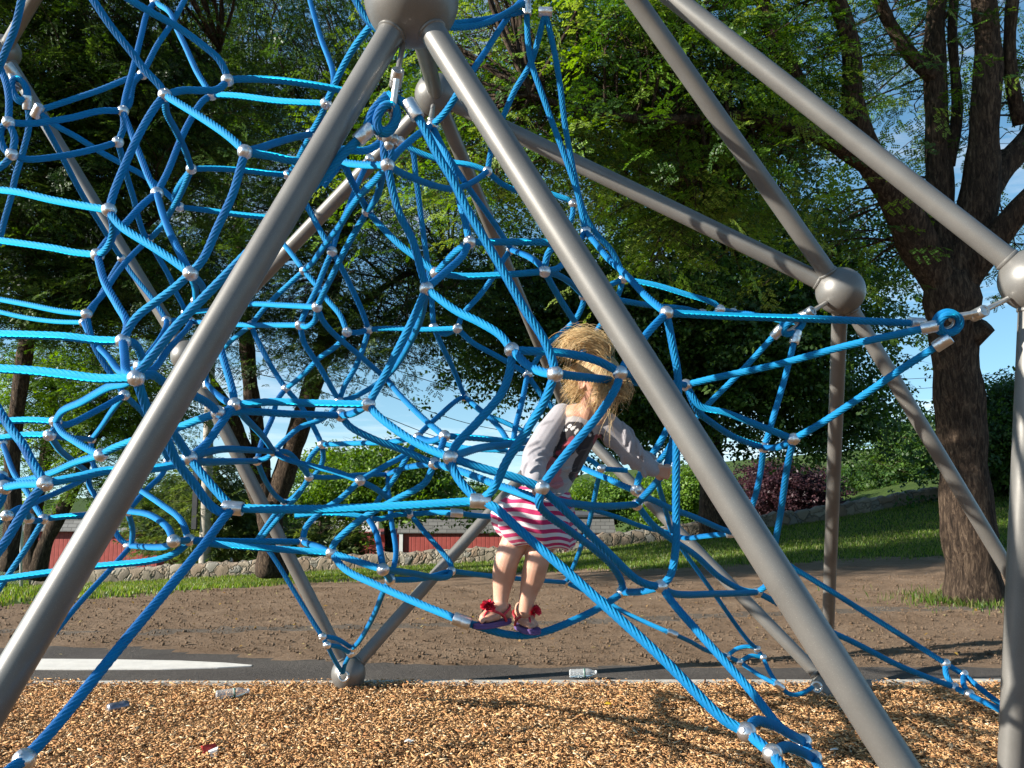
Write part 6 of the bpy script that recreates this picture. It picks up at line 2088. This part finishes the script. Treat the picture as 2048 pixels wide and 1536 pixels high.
# ================================================================== light, sky, camera
SUN = Vector((-0.891, -0.256, 0.375)).normalized()
sl = bpy.data.lights.new('sun', 'SUN'); sl.energy = 5.0; sl.angle = math.radians(0.53); sl.color = (1.0, 0.945, 0.85)
so = bpy.data.objects.new('sun', sl); link(so); so.location = (-20, -10, 20)
so.rotation_euler = SUN.to_track_quat('Z', 'Y').to_euler()
w = bpy.data.worlds.new('World'); scene.world = w; w.use_nodes = True
nt = w.node_tree
bg = nt.nodes['Background']
sky = nt.nodes.new('ShaderNodeTexSky'); sky.sky_type = 'NISHITA'; sky.sun_disc = False
sky.sun_elevation = math.asin(SUN.z)
sky.sun_rotation = math.atan2(SUN.x, SUN.y)
sky.altitude = 100; sky.air_density = 1.0; sky.dust_density = 0.2; sky.ozone_density = 1.2
# the photographed band of sky is clean blue down to the rooftops: lift the lookup above the murky horizon
tcw = nd(nt, 'ShaderNodeTexCoord'); mpw = nd(nt, 'ShaderNodeMapping'); mpw.inputs['Location'].default_value = (0, 0, 0.11)
nt.links.new(tcw.outputs['Generated'], mpw.inputs['Vector']); nt.links.new(mpw.outputs['Vector'], sky.inputs['Vector'])
hsv = nd(nt, 'ShaderNodeHueSaturation', i_Hue=0.487, i_Saturation=1.18, i_Value=1.35)
nt.links.new(sky.outputs['Color'], hsv.inputs['Color']); hs2 = nd(nt, 'ShaderNodeHueSaturation', i_Saturation=0.30, i_Value=1.35)
nt.links.new(hsv.outputs['Color'], hs2.inputs['Color'])
mpc = nd(nt, 'ShaderNodeMapping'); mpc.inputs['Scale'].default_value = (2.2, 2.2, 11.0); mpc.inputs['Location'].default_value = (0.35, 0.1, 0.4)
nt.links.new(tcw.outputs['Generated'], mpc.inputs['Vector'])
ncl = nd(nt, 'ShaderNodeTexNoise', i_Scale=1.6, i_Detail=7.0, i_Roughness=0.62, i_Distortion=0.5)
nt.links.new(mpc.outputs['Vector'], ncl.inputs['Vector'])
rcl = ramp(nt, [(0.50, (0, 0, 0)), (0.72, (0.75, 0.75, 0.75))])
nt.links.new(ncl.outputs['Fac'], rcl.inputs['Fac'])
mcl = nd(nt, 'ShaderNodeMix', data_type='RGBA')
nt.links.new(rcl.outputs['Color'], mcl.inputs['Factor']); nt.links.new(hsv.outputs['Color'], mcl.inputs[6]); nt.links.new(hs2.outputs['Color'], mcl.inputs[7])
nt.links.new(mcl.outputs[2], bg.inputs['Color'])
bg.inputs['Strength'].default_value = 0.066

cam = bpy.data.cameras.new('camera'); co = bpy.data.objects.new('camera', cam); link(co)
co.location = CAM
co.rotation_euler = (PI / 2 + PITCH, 0, 0)
cam.sensor_fit = 'HORIZONTAL'; cam.sensor_width = 36.0; cam.lens = 36.0 * FPX / 2048.0
cam.clip_start = 0.05; cam.clip_end = 2000
scene.camera = co
scene.view_settings.view_transform = 'Standard'; scene.view_settings.look = 'None'
scene.view_settings.exposure = 1.2; scene.view_settings.gamma = 1.0
scene.cycles.max_bounces = 8
scene.cycles.transparent_max_bounces = 8
